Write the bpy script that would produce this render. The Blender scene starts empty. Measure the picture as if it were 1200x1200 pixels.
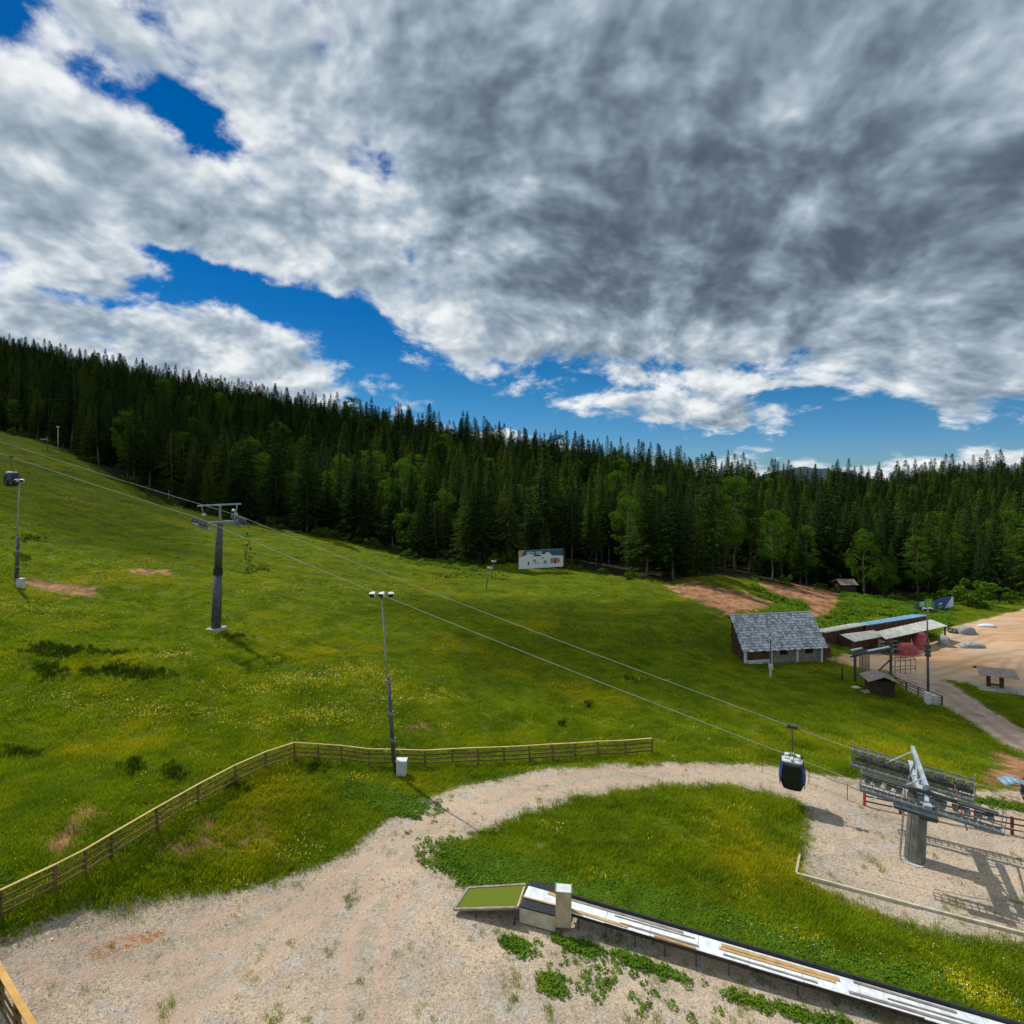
import bpy, math, random
import numpy as np
from mathutils import Vector, Matrix, Quaternion
R = math.radians
random.seed(7); rng = np.random.default_rng(7)
scene = bpy.context.scene
COL = scene.collection

# ------------------------------------------------------------------ camera
CZ = 25.0                      # eye height over the gravel yard, metres
F = 650.0                      # focal length in pixels of the 1200 px picture
HOR = 560.0
cam = bpy.data.cameras.new('camera'); camo = bpy.data.objects.new('camera', cam); COL.objects.link(camo)
camo.location = (0, 0, CZ); camo.rotation_euler = (R(90), 0, 0)
cam.sensor_width = 36; cam.lens = 36*F/1200; cam.shift_y = -(600-HOR)/1200
cam.clip_start = 0.1; cam.clip_end = 12000
scene.camera = camo
scene.view_settings.view_transform = 'Standard'; scene.view_settings.look = 'None'
scene.view_settings.exposure = 0; scene.view_settings.gamma = 1
scene.view_settings.use_curve_mapping = False

def P(u, v, D):                # picture point at forward distance D -> place in the world
    return Vector(((u-600)/F*D, D, CZ-(v-HOR)/F*D))

# ------------------------------------------------------------------ node helper
class NT:
    def __init__(s, tree): s.t = tree; s.n = tree.nodes; s.l = tree.links
    def put(s, inp, val):
        if hasattr(val, 'is_output'): s.l.new(val, inp)
        elif val is not None:
            if inp.type == 'RGBA' and len(val) == 3: val = tuple(val)+(1,)
            inp.default_value = val
    def m(s, op, a, b=None, c=None, clamp=False):
        n = s.n.new('ShaderNodeMath'); n.operation = op; n.use_clamp = clamp
        s.put(n.inputs[0], a)
        if b is not None: s.put(n.inputs[1], b)
        if c is not None: s.put(n.inputs[2], c)
        return n.outputs[0]
    def v(s, op, a, b=None):
        n = s.n.new('ShaderNodeVectorMath'); n.operation = op
        s.put(n.inputs[0], a)
        if b is not None:
            if op == 'SCALE': s.put(n.inputs['Scale'], b)
            else: s.put(n.inputs[1], b)
        return n.outputs['Value'] if op in ('DOT_PRODUCT', 'LENGTH') else n.outputs[0]
    def xyz(s, x, y, z):
        n = s.n.new('ShaderNodeCombineXYZ'); s.put(n.inputs[0], x); s.put(n.inputs[1], y); s.put(n.inputs[2], z); return n.outputs[0]
    def sep(s, v):
        n = s.n.new('ShaderNodeSeparateXYZ'); s.put(n.inputs[0], v); return n.outputs
    def noise(s, vec, scale, detail=4, rough=.5, dist=0, col=False, lac=2.0):
        n = s.n.new('ShaderNodeTexNoise'); s.put(n.inputs['Vector'], vec); n.inputs['Scale'].default_value = scale
        n.inputs['Detail'].default_value = detail; n.inputs['Roughness'].default_value = rough
        n.inputs['Distortion'].default_value = dist; n.inputs['Lacunarity'].default_value = lac
        return n.outputs['Color'] if col else n.outputs[0]
    def voro(s, vec, scale, out='Distance', feat='F1', rand=1):
        n = s.n.new('ShaderNodeTexVoronoi'); n.feature = feat; s.put(n.inputs['Vector'], vec)
        n.inputs['Scale'].default_value = scale; n.inputs['Randomness'].default_value = rand
        return n.outputs[out]
    def ss(s, x, lo, hi, a=0, b=1):
        n = s.n.new('ShaderNodeMapRange'); n.interpolation_type = 'SMOOTHSTEP'
        s.put(n.inputs['Value'], x)
        for k, q in (('From Min', lo), ('From Max', hi), ('To Min', a), ('To Max', b)): s.put(n.inputs[k], q)
        return n.outputs[0]
    def mix(s, f, a, b, mode='MIX'):
        n = s.n.new('ShaderNodeMix'); n.data_type = 'RGBA'; n.blend_type = mode; n.clamp_factor = True
        s.put(n.inputs[0], f); s.put(n.inputs[6], a); s.put(n.inputs[7], b); return n.outputs[2]
    def attr(s, name, out='Fac'):
        n = s.n.new('ShaderNodeAttribute'); n.attribute_name = name; return n.outputs[out]

# ------------------------------------------------------------------ sky and sun
SUN_EL, SUN_AZ = R(53), R(-50)      # azimuth from +Y towards +X
sdir = Vector((math.cos(SUN_EL)*math.sin(SUN_AZ), math.cos(SUN_EL)*math.cos(SUN_AZ), math.sin(SUN_EL)))
sl = bpy.data.lights.new('sun', 'SUN'); sl.energy = 4.2; sl.angle = R(0.6); sl.color = (1, .95, .87)
so = bpy.data.objects.new('sun', sl); COL.objects.link(so); so.rotation_euler = sdir.to_track_quat('Z', 'Y').to_euler()
so.location = (0, 0, 80)

world = bpy.data.worlds.new('World'); scene.world = world; world.use_nodes = True
W = NT(world.node_tree); W.n.clear()
out = W.n.new('ShaderNodeOutputWorld'); bg = W.n.new('ShaderNodeBackground'); W.l.new(bg.outputs[0], out.inputs[0])
bg.inputs[1].default_value = 0.1
sky = W.n.new('ShaderNodeTexSky'); sky.sky_type = 'NISHITA'; sky.sun_disc = False
sky.sun_elevation = SUN_EL; sky.sun_rotation = SUN_AZ; sky.altitude = 1200; sky.air_density = 1; sky.dust_density = .2; sky.ozone_density = 2.5
tc = W.n.new('ShaderNodeTexCoord')
d = W.v('NORMALIZE', tc.outputs['Generated'])
dx, dy, dz = W.sep(d)
dzc = W.m('MAXIMUM', dz, 0.0)
az = W.m('ARCTAN2', dx, dy)
el = W.m('ARCSINE', dz)
ae = W.xyz(az, el, 0)
inv = W.m('DIVIDE', 1.0, W.m('ADD', dzc, .24))
pk = W.m('MULTIPLY', W.m('POWER', inv, .62), 1.25)
pl = W.v('SCALE', W.xyz(dx, dy, dzc), pk)
def blobs(lst):
    acc = None
    for (u, v_, su, sv, rot, w) in lst:
        X, Z = (u-600)/F, (HOR-v_)/F
        a = math.atan(X); e = math.atan(Z*math.cos(a))
        sa = su/F*math.cos(a)**2; se = sv/F
        n = W.n.new('ShaderNodeMapping'); n.vector_type = 'TEXTURE'
        W.l.new(ae, n.inputs[0]); n.inputs['Location'].default_value = (a, e, 0)
        n.inputs['Rotation'].default_value = (0, 0, R(rot)); n.inputs['Scale'].default_value = (sa, se, 1)
        q = W.v('DOT_PRODUCT', n.outputs[0], n.outputs[0])
        g = W.m('EXPONENT', W.m('MULTIPLY', q, -1.0))
        acc = W.m('MULTIPLY', g, w) if acc is None else W.m('MULTIPLY_ADD', g, w, acc)
    return acc
COVER = [  # where the cloud deck opens (negative) and closes (positive); direction on the sky, width, height, tilt, amount
    (12, 18, 45, 28, 0, -.22), (105, 90, 52, 20, -30, -.20), (240, 162, 80, 26, -26, -.19), (460, 175, 26, 26, 40, -.04),
    (20, 306, 60, 14, 0, -.16), (110, 350, 100, 12, 0, -.2), (190, 300, 120, 10, -8, -.15), (200, 330, 60, 12, 0, -.12), (480, 300, 14, 20, 0, -.12), (175, 20, 40, 18, -20, -.10), (60, 40, 40, 30, -40, .08), (330, 260, 150, 40, -15, .14), (160, 130, 40, 20, -40, .06), (330, 90, 90, 60, 0, .08),
    (285, 342, 130, 20, -14, -.18), (410, 380, 85, 34, -25, -.19), (525, 458, 110, 26, -20, -.24), (660, 497, 150, 22, -4, -.24),
    (885, 432, 60, 12, 0, -.2), (930, 462, 60, 9, 0, -.18), (640, 430, 40, 12, 0, -.12), (725, 455, 40, 9, 0, -.15), (980, 512, 280, 34, 0, -.34), (1150, 405, 60, 12, 5, -.1),
    (130, 320, 190, 40, -4, -.075), (640, 440, 360, 50, 0, -.07), (480, 230, 60, 90, 20, -.08), (200, 345, 60, 8, -10, -.14), (250, 410, 150, 40, -20, .16), (900, 250, 420, 150, -4, .2), (830, 495, 110, 16, -6, .24), (1125, 485, 36, 16, 10, .22),
    (600, 350, 120, 60, 0, .08), (860, 60, 420, 130, 0, .14), (90, 250, 150, 60, 0, .1),
]
DARK = [(980, 285, 330, 60, 0, .62), (820, 150, 330, 130, 0, .34), (560, 110, 160, 110, 0, .22), (170, 225, 100, 45, -20, .38),
    (30, 160, 60, 60, 0, .18), (700, 270, 220, 70, 0, .22), (690, 365, 150, 40, 0, .14), (1150, 200, 160, 140, 0, .16), (1180, 330, 180, 40, 0, .3),
    (330, 255, 90, 30, -10, .12), (330, 400, 80, 30, -25, .10), (470, 60, 90, 60, 0, .12),
    (300, 130, 120, 60, -30, -.16), (500, 300, 150, 90, 0, -.08), (60, 120, 80, 30, -30, -.2), (330, 225, 200, 22, -8, -.2), (620, 215, 30, 60, -50, -.36), (420, 150, 60, 40, 0, -.2), (90, 210, 60, 20, -30, -.15), (560, 420, 120, 30, -20, -.2), (230, 390, 120, 30, -20, -.2), (50, 60, 60, 20, -30, -.2), (1000, 415, 260, 30, 0, -.14)]
cov = blobs(COVER); drk = blobs(DARK)
wv = W.noise(pl, 1.1, 3, .5, col=True)
plw = W.v('ADD', pl, W.v('SCALE', W.v('SUBTRACT', wv, (.5, .5, .5)), .30))
def field(p, d1, d2):
    a_ = W.noise(p, 1.9, d1, .52)
    b_ = W.noise(W.v('ADD', p, (7.3, 1.1, 0)), 6.2, d2, .62)
    return W.m('MULTIPLY_ADD', b_, .66, W.m('MULTIPLY', a_, .74))
n = field(plw, 6, 10)
dens = W.m('ADD', W.m('ADD', n, cov), -.065)
mask = W.ss(dens, .465, .635)
# light on the cloud: compare with the density a step towards the sun
toS = sdir*(1.25*(1/(sdir.z+.24))**.62)
step = W.v('SCALE', W.v('SUBTRACT', tuple(toS), pl), .06)
ns = field(W.v('ADD', plw, step), 4, 3)
nl = field(plw, 4, 3)
lit = W.m('MULTIPLY', W.m('SUBTRACT', nl, ns), 1.8)
thick = W.ss(dens, .50, .95)
edge = W.m('SUBTRACT', 1.0, W.ss(dens, .50, .66))
br = W.m('SUBTRACT', W.m('ADD', .74, lit), W.m('MULTIPLY', thick, .26))
br = W.m('SUBTRACT', br, W.m('MULTIPLY', drk, .45))
br = W.m('MULTIPLY_ADD', edge, .16, br)
soft = W.noise(W.v('ADD', plw, (3.1, 9.7, 0)), 2.4, 10, .62)
br = W.m('ADD', br, W.m('MULTIPLY', W.m('SUBTRACT', soft, .5), .42))
bil = W.m('ABSOLUTE', W.m('SUBTRACT', W.noise(W.v('ADD', plw, (1.7, 4.4, 2.2)), 4.6, 7, .55), .5))
br = W.m('MULTIPLY_ADD', W.m('SUBTRACT', bil, .065), 1.0, br)
br = W.m('MINIMUM', W.m('MAXIMUM', W.m('ADD', br, .02), 0.0), 1.0)
ramp = W.n.new('ShaderNodeValToRGB'); W.l.new(br, ramp.inputs[0])
els = ramp.color_ramp.elements; ramp.color_ramp.interpolation = 'B_SPLINE'
els[0].position = 0; els[0].color = (.076, .108, .150, 1); els[1].position = 1; els[1].color = (.92, .94, .95, 1)
for p_, c_ in ((.22, (.125, .165, .215)), (.45, (.245, .32, .395)), (.66, (.41, .50, .59)), (.84, (.72, .77, .80))):
    e_ = els.new(p_); e_.color = c_+(1,)
cc = W.v('SCALE', ramp.outputs[0], 10.0)
hs = W.n.new('ShaderNodeHueSaturation'); W.l.new(sky.outputs[0], hs.inputs['Color']); hs.inputs['Saturation'].default_value = 1.5; hs.inputs['Value'].default_value = .85
low = W.ss(el, .02, .16)
skyc = W.mix(low, W.v('MULTIPLY', hs.outputs[0], (.40, .64, .98)), W.v('MULTIPLY', hs.outputs[0], (.45, .76, .86)))
res = W.mix(mask, skyc, cc)
below = W.ss(dz, -.06, -.005)
res = W.mix(below, (.5, .6, .4), res)
W.l.new(res, bg.inputs[0])
world.cycles.sampling_method = 'MANUAL'; world.cycles.sample_map_resolution = 512

# ------------------------------------------------------------------ tagging and mesh helpers
def tag(o, label=None, cat=None, group=None, kind=None):
    if label: o['label'] = label
    if cat: o['category'] = cat
    if group: o['group'] = group
    if kind: o['kind'] = kind
    return o
def thing(name, label, cat, loc, group=None, rotz=0):
    o = bpy.data.objects.new(name, None); COL.objects.link(o); o.location = loc; o.rotation_euler = (0, 0, rotz)
    o.empty_display_size = .3
    return tag(o, label, cat, group)
def link(name, me, parent=None, loc=None):
    o = bpy.data.objects.new(name, me); COL.objects.link(o)
    if parent: o.parent = parent
    if loc is not None: o.location = loc
    return o
def rootloc(o):
    v = Vector((0, 0, 0))
    while o: v += o.location; o = o.parent
    return v
class MB:
    def __init__(s): s.V = []; s.F = []; s.T = []
    def add(s, vs, fs, tone=None):
        b = len(s.V); s.V += [tuple(v) for v in vs]; s.F += [tuple(b+i for i in f) for f in fs]
        s.T += [tone if tone is not None else .5]*len(vs); return s
    def box(s, c, ax, ay, az_, sx, sy, sz, tone=None):      # centre, unit axes, full sizes
        c = Vector(c); vs = []
        for k in (-.5, .5):
            for j in (-.5, .5):
                for i in (-.5, .5): vs.append(c+Vector(ax)*(i*sx)+Vector(ay)*(j*sy)+Vector(az_)*(k*sz))
        return s.add(vs, [(0, 2, 3, 1), (4, 5, 7, 6), (0, 1, 5, 4), (2, 6, 7, 3), (0, 4, 6, 2), (1, 3, 7, 5)], tone)
    def beam(s, p0, p1, w, h, up=(0, 0, 1), tone=None):
        p0, p1 = Vector(p0), Vector(p1); a = (p1-p0); L = a.length; a.normalize()
        sd = a.cross(Vector(up))
        if sd.length < 1e-4: sd = a.cross(Vector((1, 0, 0)))
        sd.normalize(); u = sd.cross(a)
        return s.box((p0+p1)/2, a, sd, u, L, w, h, tone)
    def tube(s, p0, p1, r0, r1=None, n=8, caps=True):
        r1 = r0 if r1 is None else r1
        p0, p1 = Vector(p0), Vector(p1); a = (p1-p0).normalized()
        x = a.cross(Vector((0, 0, 1)))
        if x.length < 1e-3: x = Vector((1, 0, 0))
        x.normalize(); y = a.cross(x)
        vs = []
        for p, r in ((p0, r0), (p1, r1)):
            for i in range(n):
                t = 2*math.pi*i/n; vs.append(p+x*(r*math.cos(t))+y*(r*math.sin(t)))
        fs = [(i, (i+1) % n, n+(i+1) % n, n+i) for i in range(n)]
        if caps: fs += [tuple(range(n-1, -1, -1)), tuple(range(n, 2*n))]
        return s.add(vs, fs)
    def path(s, pts, r, n=6):
        for a, b in zip(pts[:-1], pts[1:]): s.tube(a, b, r, r, n)
        return s
    def slab(s, q, t):                                        # four top corners, thickness down along the normal
        q = [Vector(a) for a in q]; nn = (q[1]-q[0]).cross(q[3]-q[0]).normalized()
        if nn.z < 0: nn = -nn
        vs = q+[a-nn*t for a in q]
        return s.add(vs, [(0, 1, 2, 3), (7, 6, 5, 4), (0, 4, 5, 1), (1, 5, 6, 2), (2, 6, 7, 3), (3, 7, 4, 0)])
    def build(s, name, mat, parent=None, smooth=False, label=None, origin=None, bevel=0):
        org = rootloc(parent) if parent else Vector(origin or (0, 0, 0))
        me = bpy.data.meshes.new(name); me.from_pydata([tuple(Vector(v)-org) for v in s.V], [], s.F)
        me.update()
        at = me.attributes.new('tone', 'FLOAT', 'POINT'); at.data.foreach_set('value', s.T)
        me.materials.append(mat)
        if smooth: me.shade_smooth()
        o = link(name, me, parent)
        if not parent: o.location = org
        if bevel:
            b = o.modifiers.new('bevel', 'BEVEL'); b.width = bevel; b.segments = 2; b.limit_method = 'ANGLE'
        if label: o['label'] = label
        return o

# ------------------------------------------------------------------ materials
def mat(name, rough=.8, spec=.3, metal=0):
    m = bpy.data.materials.new(name); m.use_nodes = True; t = NT(m.node_tree)
    b = m.node_tree.nodes['Principled BSDF']; b.inputs['Roughness'].default_value = rough
    b.inputs['Specular IOR Level'].default_value = spec; b.inputs['Metallic'].default_value = metal
    return m, t, b
def objco(t):
    n = t.n.new('ShaderNodeTexCoord'); return n.outputs['Object']
def geo(t):
    n = t.n.new('ShaderNodeNewGeometry'); return n.outputs['Position']
def bump(t, b, h, dist, strength=1):
    n = t.n.new('ShaderNodeBump'); n.inputs['Distance'].default_value = dist; n.inputs['Strength'].default_value = strength
    t.put(n.inputs['Height'], h); t.l.new(n.outputs[0], b.inputs['Normal'])
def worn(name, c1, c2, scale=3, rough=.7, metal=0, stretch=(1, 1, 1), tone=0, bmp=0, detail=5):
    m, t, b = mat(name, rough, .3, metal)
    co = t.v('MULTIPLY', geo(t), stretch)
    f = t.ss(t.noise(co, scale, detail, .6), .3, .7)
    if tone: f = t.m('MULTIPLY_ADD', t.m('SUBTRACT', t.attr('tone'), .5), tone, f, clamp=True)
    rn = t.n.new('ShaderNodeObjectInfo').outputs['Random']
    f = t.m('MULTIPLY_ADD', t.m('SUBTRACT', rn, .5), .35, f, clamp=True)
    t.put(b.inputs['Base Color'], t.mix(f, c1, c2))
    if bmp: bump(t, b, t.noise(co, scale*4, 4, .6), bmp)
    return m
M = {}
M['steel'] = worn('galvanised_steel', (.16, .18, .19), (.30, .32, .33), 2.2, .5, .35)
M['steel_dark'] = worn('weathered_steel', (.05, .06, .065), (.11, .12, .125), 2.5, .55, .3)
M['steel_walk'] = worn('zinc_grating', (.15, .17, .19), (.28, .31, .34), 2.5, .5, .3)
M['steel_pale'] = worn('pale_blue_steel', (.28, .36, .42), (.5, .56, .6), 1.5, .45, .2)
M['rope'] = worn('wire_rope', (.30, .32, .29), (.46, .47, .43), 3, .5, .1)
M['rust'] = worn('red_oxide_steel', (.07, .025, .018), (.14, .05, .035), 4, .8)
M['red'] = worn('red_paint', (.45, .03, .02), (.55, .06, .04), 4, .5)
M['wood'] = worn('fence_wood', (.10, .066, .024), (.22, .155, .06), 1.5, .85, 0, (1, 1, 6))
M['wood_top'] = worn('sunlit_rail', (.40, .28, .12), (.54, .40, .18), 1.5, .8)  # lighter than the fence wood: sunlight on the cap put into the colour
M['wood_orange'] = worn('new_orange_rail', (.52, .28, .07), (.66, .40, .12), 1.5, .7)
M['wood_dark'] = worn('dark_stained_wood', (.030, .018, .012), (.07, .04, .025), 2, .85)
M['wood_brown'] = worn('brown_boards', (.06, .03, .018), (.13, .065, .035), 1.2, .85)
M['ply'] = worn('weathered_plywood', (.36, .27, .17), (.52, .42, .29), 1.6, .8, 0, (1, 1, .6), 0, .004)
M['ply_pale'] = worn('pale_plywood', (.38, .36, .26), (.55, .52, .40), 2.0, .8)
M['white'] = worn('dirty_white_sheet', (.50, .56, .60), (.74, .78, .80), 3.5, .5)
M['whitewall'] = worn('whitewash', (.45, .49, .5), (.66, .69, .7), 3, .8)
M['stonewall'] = worn('rough_render', (.14, .14, .11), (.27, .26, .21), 2.2, .9, 0, (1, 1, 1), 0, .03)
M['black'] = worn('black_rubber', (.012, .013, .016), (.03, .032, .036), 5, .6)
M['plankgrey'] = worn('grey_boards', (.17, .14, .12), (.30, .26, .23), 2, .8, 0, (1, 1, 4))
M['plankbrown'] = worn('ochre_boards', (.36, .22, .09), (.5, .34, .15), 2, .8)
M['cabinet'] = worn('grey_cabinet', (.42, .45, .46), (.6, .63, .64), 2, .5)
M['concrete'] = worn('concrete', (.35, .33, .29), (.52, .49, .44), 2, .85)
M['rock'] = worn('grey_rock', (.20, .20, .20), (.42, .42, .41), 3, .9, 0, (1, 1, 1), 0, .05)
M['blue'] = worn('blue_gloss', (.015, .05, .28), (.03, .09, .42), 2, .25)
M['bluegrey'] = worn('blue_grey_panel', (.14, .24, .32), (.26, .38, .46), 2, .4)
M['shingle'] = worn('weathered_shingle', (.20, .215, .24), (.56, .585, .63), 5, .85, 0, (1, 1, 1), 1.1, .01)
M['tin'] = worn('pale_sheet_metal', (.40, .40, .36), (.60, .60, .55), 1.2, .5, .1)
M['bluetin'] = worn('blue_sheet_metal', (.13, .28, .44), (.22, .42, .58), 1, .4, .1)
M['redtarp'] = worn('faded_red_tarpaulin', (.26, .05, .06), (.42, .11, .11), 1, .7, 0, (1, 1, 1), 0, .06)
M['bark'] = worn('bark', (.05, .038, .03), (.15, .12, .095), 2, .95, 0, (1, 1, .3))
M['mat'] = None
m, t, b = mat('synthetic_turf', .9, .1); co = geo(t)
t.put(b.inputs['Base Color'], t.mix(t.noise(co, 60, 3, .7), (.075, .105, .008), (.15, .19, .02)))
bump(t, b, t.noise(co, 120, 2, .6), .01); M['mat'] = m
m, t, b = mat('dark_glass', .08, .6); b.inputs['Base Color'].default_value = (.012, .014, .018, 1); M['glass'] = m
m, t, b = mat('lamp_glass', .15, .5); b.inputs['Base Color'].default_value = (.35, .37, .4, 1); M['lamp'] = m

# ------------------------------------------------------------------ terrain
ctl = [(600, 1200, 25.4), (300, 1200, 25.1), (900, 1200, 25.4), (1200, 1200, 25.3), (0, 1200, 22.4), (0, 1078, 26.2), (65, 1043, 28.2), (130, 1004, 31.8),
 (230, 943, 38), (345, 889, 45.5), (465, 907, 47), (600, 895, 49), (765, 884, 50.5), (560, 1065, 32.2), (480, 1000, 36.9), (250, 1110, 29.6), (150, 1070, 30),
 (400, 960, 40.3), (850, 905, 47.1), (950, 980, 38.9), (1070, 1010, 36.1), (1200, 970, 39.8), (1200, 1090, 30.7), (1000, 1060, 32.6), (900, 1010, 36), (750, 980, 38.8), (750, 1070, 31.9), (1013, 944, 42.4), (1200, 935, 43.7),
 (1100, 1150, 27.2), (0, 900, 40), (0, 800, 52), (120, 800, 54), (0, 700, 72), (200, 850, 49), (345, 800, 60), (465, 850, 55), (500, 800, 66), (600, 850, 57), (253, 738, 72), (20, 688, 77), (110, 690, 82),
 (700, 780, 74), (600, 740, 85), (750, 720, 98), (850, 800, 72), (850, 850, 58), (950, 850, 59), (1050, 860, 60), (1130, 890, 55), (1200, 905, 50), (1180, 870, 62), (1088, 822, 72), (1160, 808, 75), (1000, 800, 77), (965, 780, 85), (875, 776, 85),
 (1040, 768, 91.6), (1105, 757, 96.7), (1200, 740, 105), (1100, 712, 125), (1000, 706, 122), (975, 730, 108), (950, 700, 122), (870, 702, 112), (820, 692, 113), (900, 725, 97), (780, 684, 120), (840, 676, 125), (960, 692, 131), (1060, 706, 131), (1200, 702, 142),
 (633, 671, 128), (570, 690, 115), (400, 700, 98), (300, 680, 98), (200, 640, 112), (100, 620, 112), (0, 600, 105), (0, 506, 190), (60, 522, 184), (110, 545, 172), (200, 592, 158), (330, 622, 148), (450, 646, 140), (560, 662, 134), (680, 669, 134),
 (-200, 690, 60), (-200, 560, 105)]
C = [tuple(P(*c)) for c in ctl]
C += [tuple(P(*c)) for c in [(0, 424, 550), (100, 446, 520), (200, 466, 490), (300, 488, 470), (400, 505, 450), (500, 521, 430), (600, 540, 410), (700, 557, 400), (800, 576, 390), (950, 594, 400), (1100, 580, 480), (1200, 571, 480),
  (0, 475, 260), (200, 545, 230), (400, 590, 220), (600, 620, 220), (800, 650, 210), (1000, 664, 220), (1200, 662, 230), (-250, 400, 560)]]
C += [(-200, 60, 22), (-100, 20, 8), (-50, 5, 4), (-60, -60, 3), (0, -60, 0), (60, -60, 0), (60, 10, -.5), (120, 60, -5), (200, 120, -5), (0, 10, .3),
  (-400, 800, 90), (0, 800, -10), (500, 800, -10), (900, 600, 10), (-900, 600, 150), (-900, 100, 90), (900, 0, -5), (-900, -200, 60), (300, -200, 0), (0, 1600, -20), (1500, 1500, -20), (-1500, 1500, 40)]
C = np.array(C)
def _phi(r2): return np.where(r2 > 1e-12, .5*r2*np.log(np.maximum(r2, 1e-12)), 0)
_n = len(C); _X = C[:, :2]/100.0
_d2 = ((_X[:, None]-_X[None])**2).sum(-1)
_A = np.zeros((_n+3, _n+3)); _A[:_n, :_n] = _phi(_d2)+np.eye(_n)*2e-4
_A[:_n, _n] = 1; _A[:_n, _n+1:] = _X; _A[_n, :_n] = 1; _A[_n+1:, :_n] = _X.T
_w = np.linalg.solve(_A, np.concatenate([C[:, 2], [0, 0, 0]]))
def wob(x, y, s, seed):
    r = np.random.default_rng(seed); z = 0*x
    for k in range(7):
        a = r.uniform(0, 6.28); f = r.uniform(.7, 1.6)/s; z = z+np.sin((x*math.cos(a)+y*math.sin(a))*6.28*f+r.uniform(0, 6.28)+1.3*np.sin(x*f*2+y*f*1.3))
    return z/7
def smooth(x, a, b): q = np.clip((x-a)/(b-a), 0, 1); return q*q*(3-2*q)
def base_z(x, y):
    x = np.atleast_1d(np.asarray(x, float)); y = np.atleast_1d(np.asarray(y, float)); o = np.empty(x.size)
    xf, yf = x.ravel()/100, y.ravel()/100
    for i in range(0, x.size, 20000):
        a = xf[i:i+20000]; c = yf[i:i+20000]
        r2 = (a[:, None]-_X[None, :, 0])**2+(c[:, None]-_X[None, :, 1])**2
        o[i:i+20000] = _phi(r2)@_w[:_n]+_w[_n]+a*_w[_n+1]+c*_w[_n+2]
    o = o.reshape(x.shape)
    far = smooth(np.hypot(x, y), 1300, 2000)
    return o*(1-far)-20*far
def gz(x, y, sg=None):
    z = base_z(x, y)
    x = np.asarray(x, float); y = np.asarray(y, float)
    mead = smooth(y, 40, 60)
    z = z+mead*(.22*wob(x, y, 9, 1)+.45*wob(x, y, 28, 2)*smooth(y, 55, 80)*(1-smooth(x, 30, 45)))+.04*wob(x, y, 3, 3)
    return z
def gzs(x, y): return float(np.ravel(gz(np.array([x]), np.array([y])))[0])
_ds = np.concatenate([np.arange(14, 130, .5), np.arange(130, 700, 3)])
def hit(u, v, Dmax=None):
    x = (u-600)/F*_ds; zr = CZ-(v-HOR)/F*_ds; g = gz(x, _ds)
    i = np.argmax(g >= zr)
    if g[i] < zr[i]: D = Dmax or 200.
    else:
        D0, D1 = _ds[max(i-1, 0)], _ds[i]
        for _ in range(12):
            Dm = (D0+D1)/2
            if gzs((u-600)/F*Dm, Dm) >= CZ-(v-HOR)/F*Dm: D1 = Dm
            else: D0 = Dm
        D = D1
    x = (u-600)/F*D
    return Vector((x, D, gzs(x, D)))
def poly(pts): return np.array([tuple(hit(*p))[:2] for p in pts])
def inside(px, py, pg):
    c = np.zeros(px.shape, bool); j = len(pg)-1
    for i in range(len(pg)):
        xi, yi = pg[i]; xj, yj = pg[j]
        cond = ((yi > py) != (yj > py)) & (px < (xj-xi)*(py-yi)/((yj-yi) or 1e-9)+xi)
        c ^= cond; j = i
    return c
def sdf(px, py, pg):
    d2 = np.full(px.shape, 1e9); n_ = len(pg)
    for i in range(n_):
        a = pg[i]; b_ = pg[(i+1) % n_]; e = b_-a; L = (e**2).sum() or 1e-9
        t_ = np.clip(((px-a[0])*e[0]+(py-a[1])*e[1])/L, 0, 1)
        d2 = np.minimum(d2, (px-a[0]-t_*e[0])**2+(py-a[1]-t_*e[1])**2)
    dd = np.sqrt(d2); return np.where(inside(px, py, pg), dd, -dd)
ROAD = poly([(-60, 1120), (30, 1085), (130, 1062), (200, 1048), (300, 1037), (350, 1022), (400, 1003), (440, 968), (480, 941), (540, 920), (620, 904), (700, 897), (800, 893), (900, 896), (960, 906), (1010, 914), (1060, 921),
  (1160, 925), (1260, 928), (1300, 960), (1300, 1128), (1200, 1112), (1120, 1098), (1060, 1083), (1000, 1060), (936, 1028), (942, 990), (946, 955), (930, 938), (900, 929), (860, 921), (800, 920), (740, 925), (680, 934), (620, 953),
  (565, 973), (537, 990), (522, 1010), (535, 1030), (600, 1044), (660, 1054), (850, 1108), (1000, 1155), (1180, 1210), (1300, 1250), (1300, 1330), (600, 1400), (-60, 1400)])
LOT = poly([(968, 771), (1000, 766), (1040, 764), (1100, 750), (1108, 738), (1150, 726), (1200, 713), (1330, 704), (1330, 830), (1200, 815), (1150, 806), (1110, 797), (1060, 790), (1010, 783), (985, 778)])
TRACK = poly([(1040, 785), (1100, 793), (1135, 815), (1200, 856), (1260, 890), (1260, 930), (1200, 884), (1150, 855), (1105, 828), (1060, 808)])
SOILA = poly([(776, 686), (800, 683), (850, 690), (905, 704), (898, 716), (868, 722), (840, 714), (800, 700)])
SOILB = poly([(885, 684), (930, 684), (985, 695), (980, 708), (968, 722), (945, 722), (948, 706), (915, 700)])
SOILC = poly([(28, 680), (75, 682), (118, 692), (112, 700), (75, 698), (45, 692)])
SOILD = poly([(158, 668), (195, 666), (205, 671), (170, 674)])
SOILE = poly([(478, 851), (497, 850), (497, 854), (480, 854)])
SOILG = poly([(58, 992), (84, 958), (98, 945), (104, 952), (88, 978), (68, 998)]); SOILH = poly([(188, 992), (240, 986), (300, 985), (290, 996), (220, 1002)])
SOILF = poly([(1165, 880), (1230, 900), (1230, 935), (1150, 918)])
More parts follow.
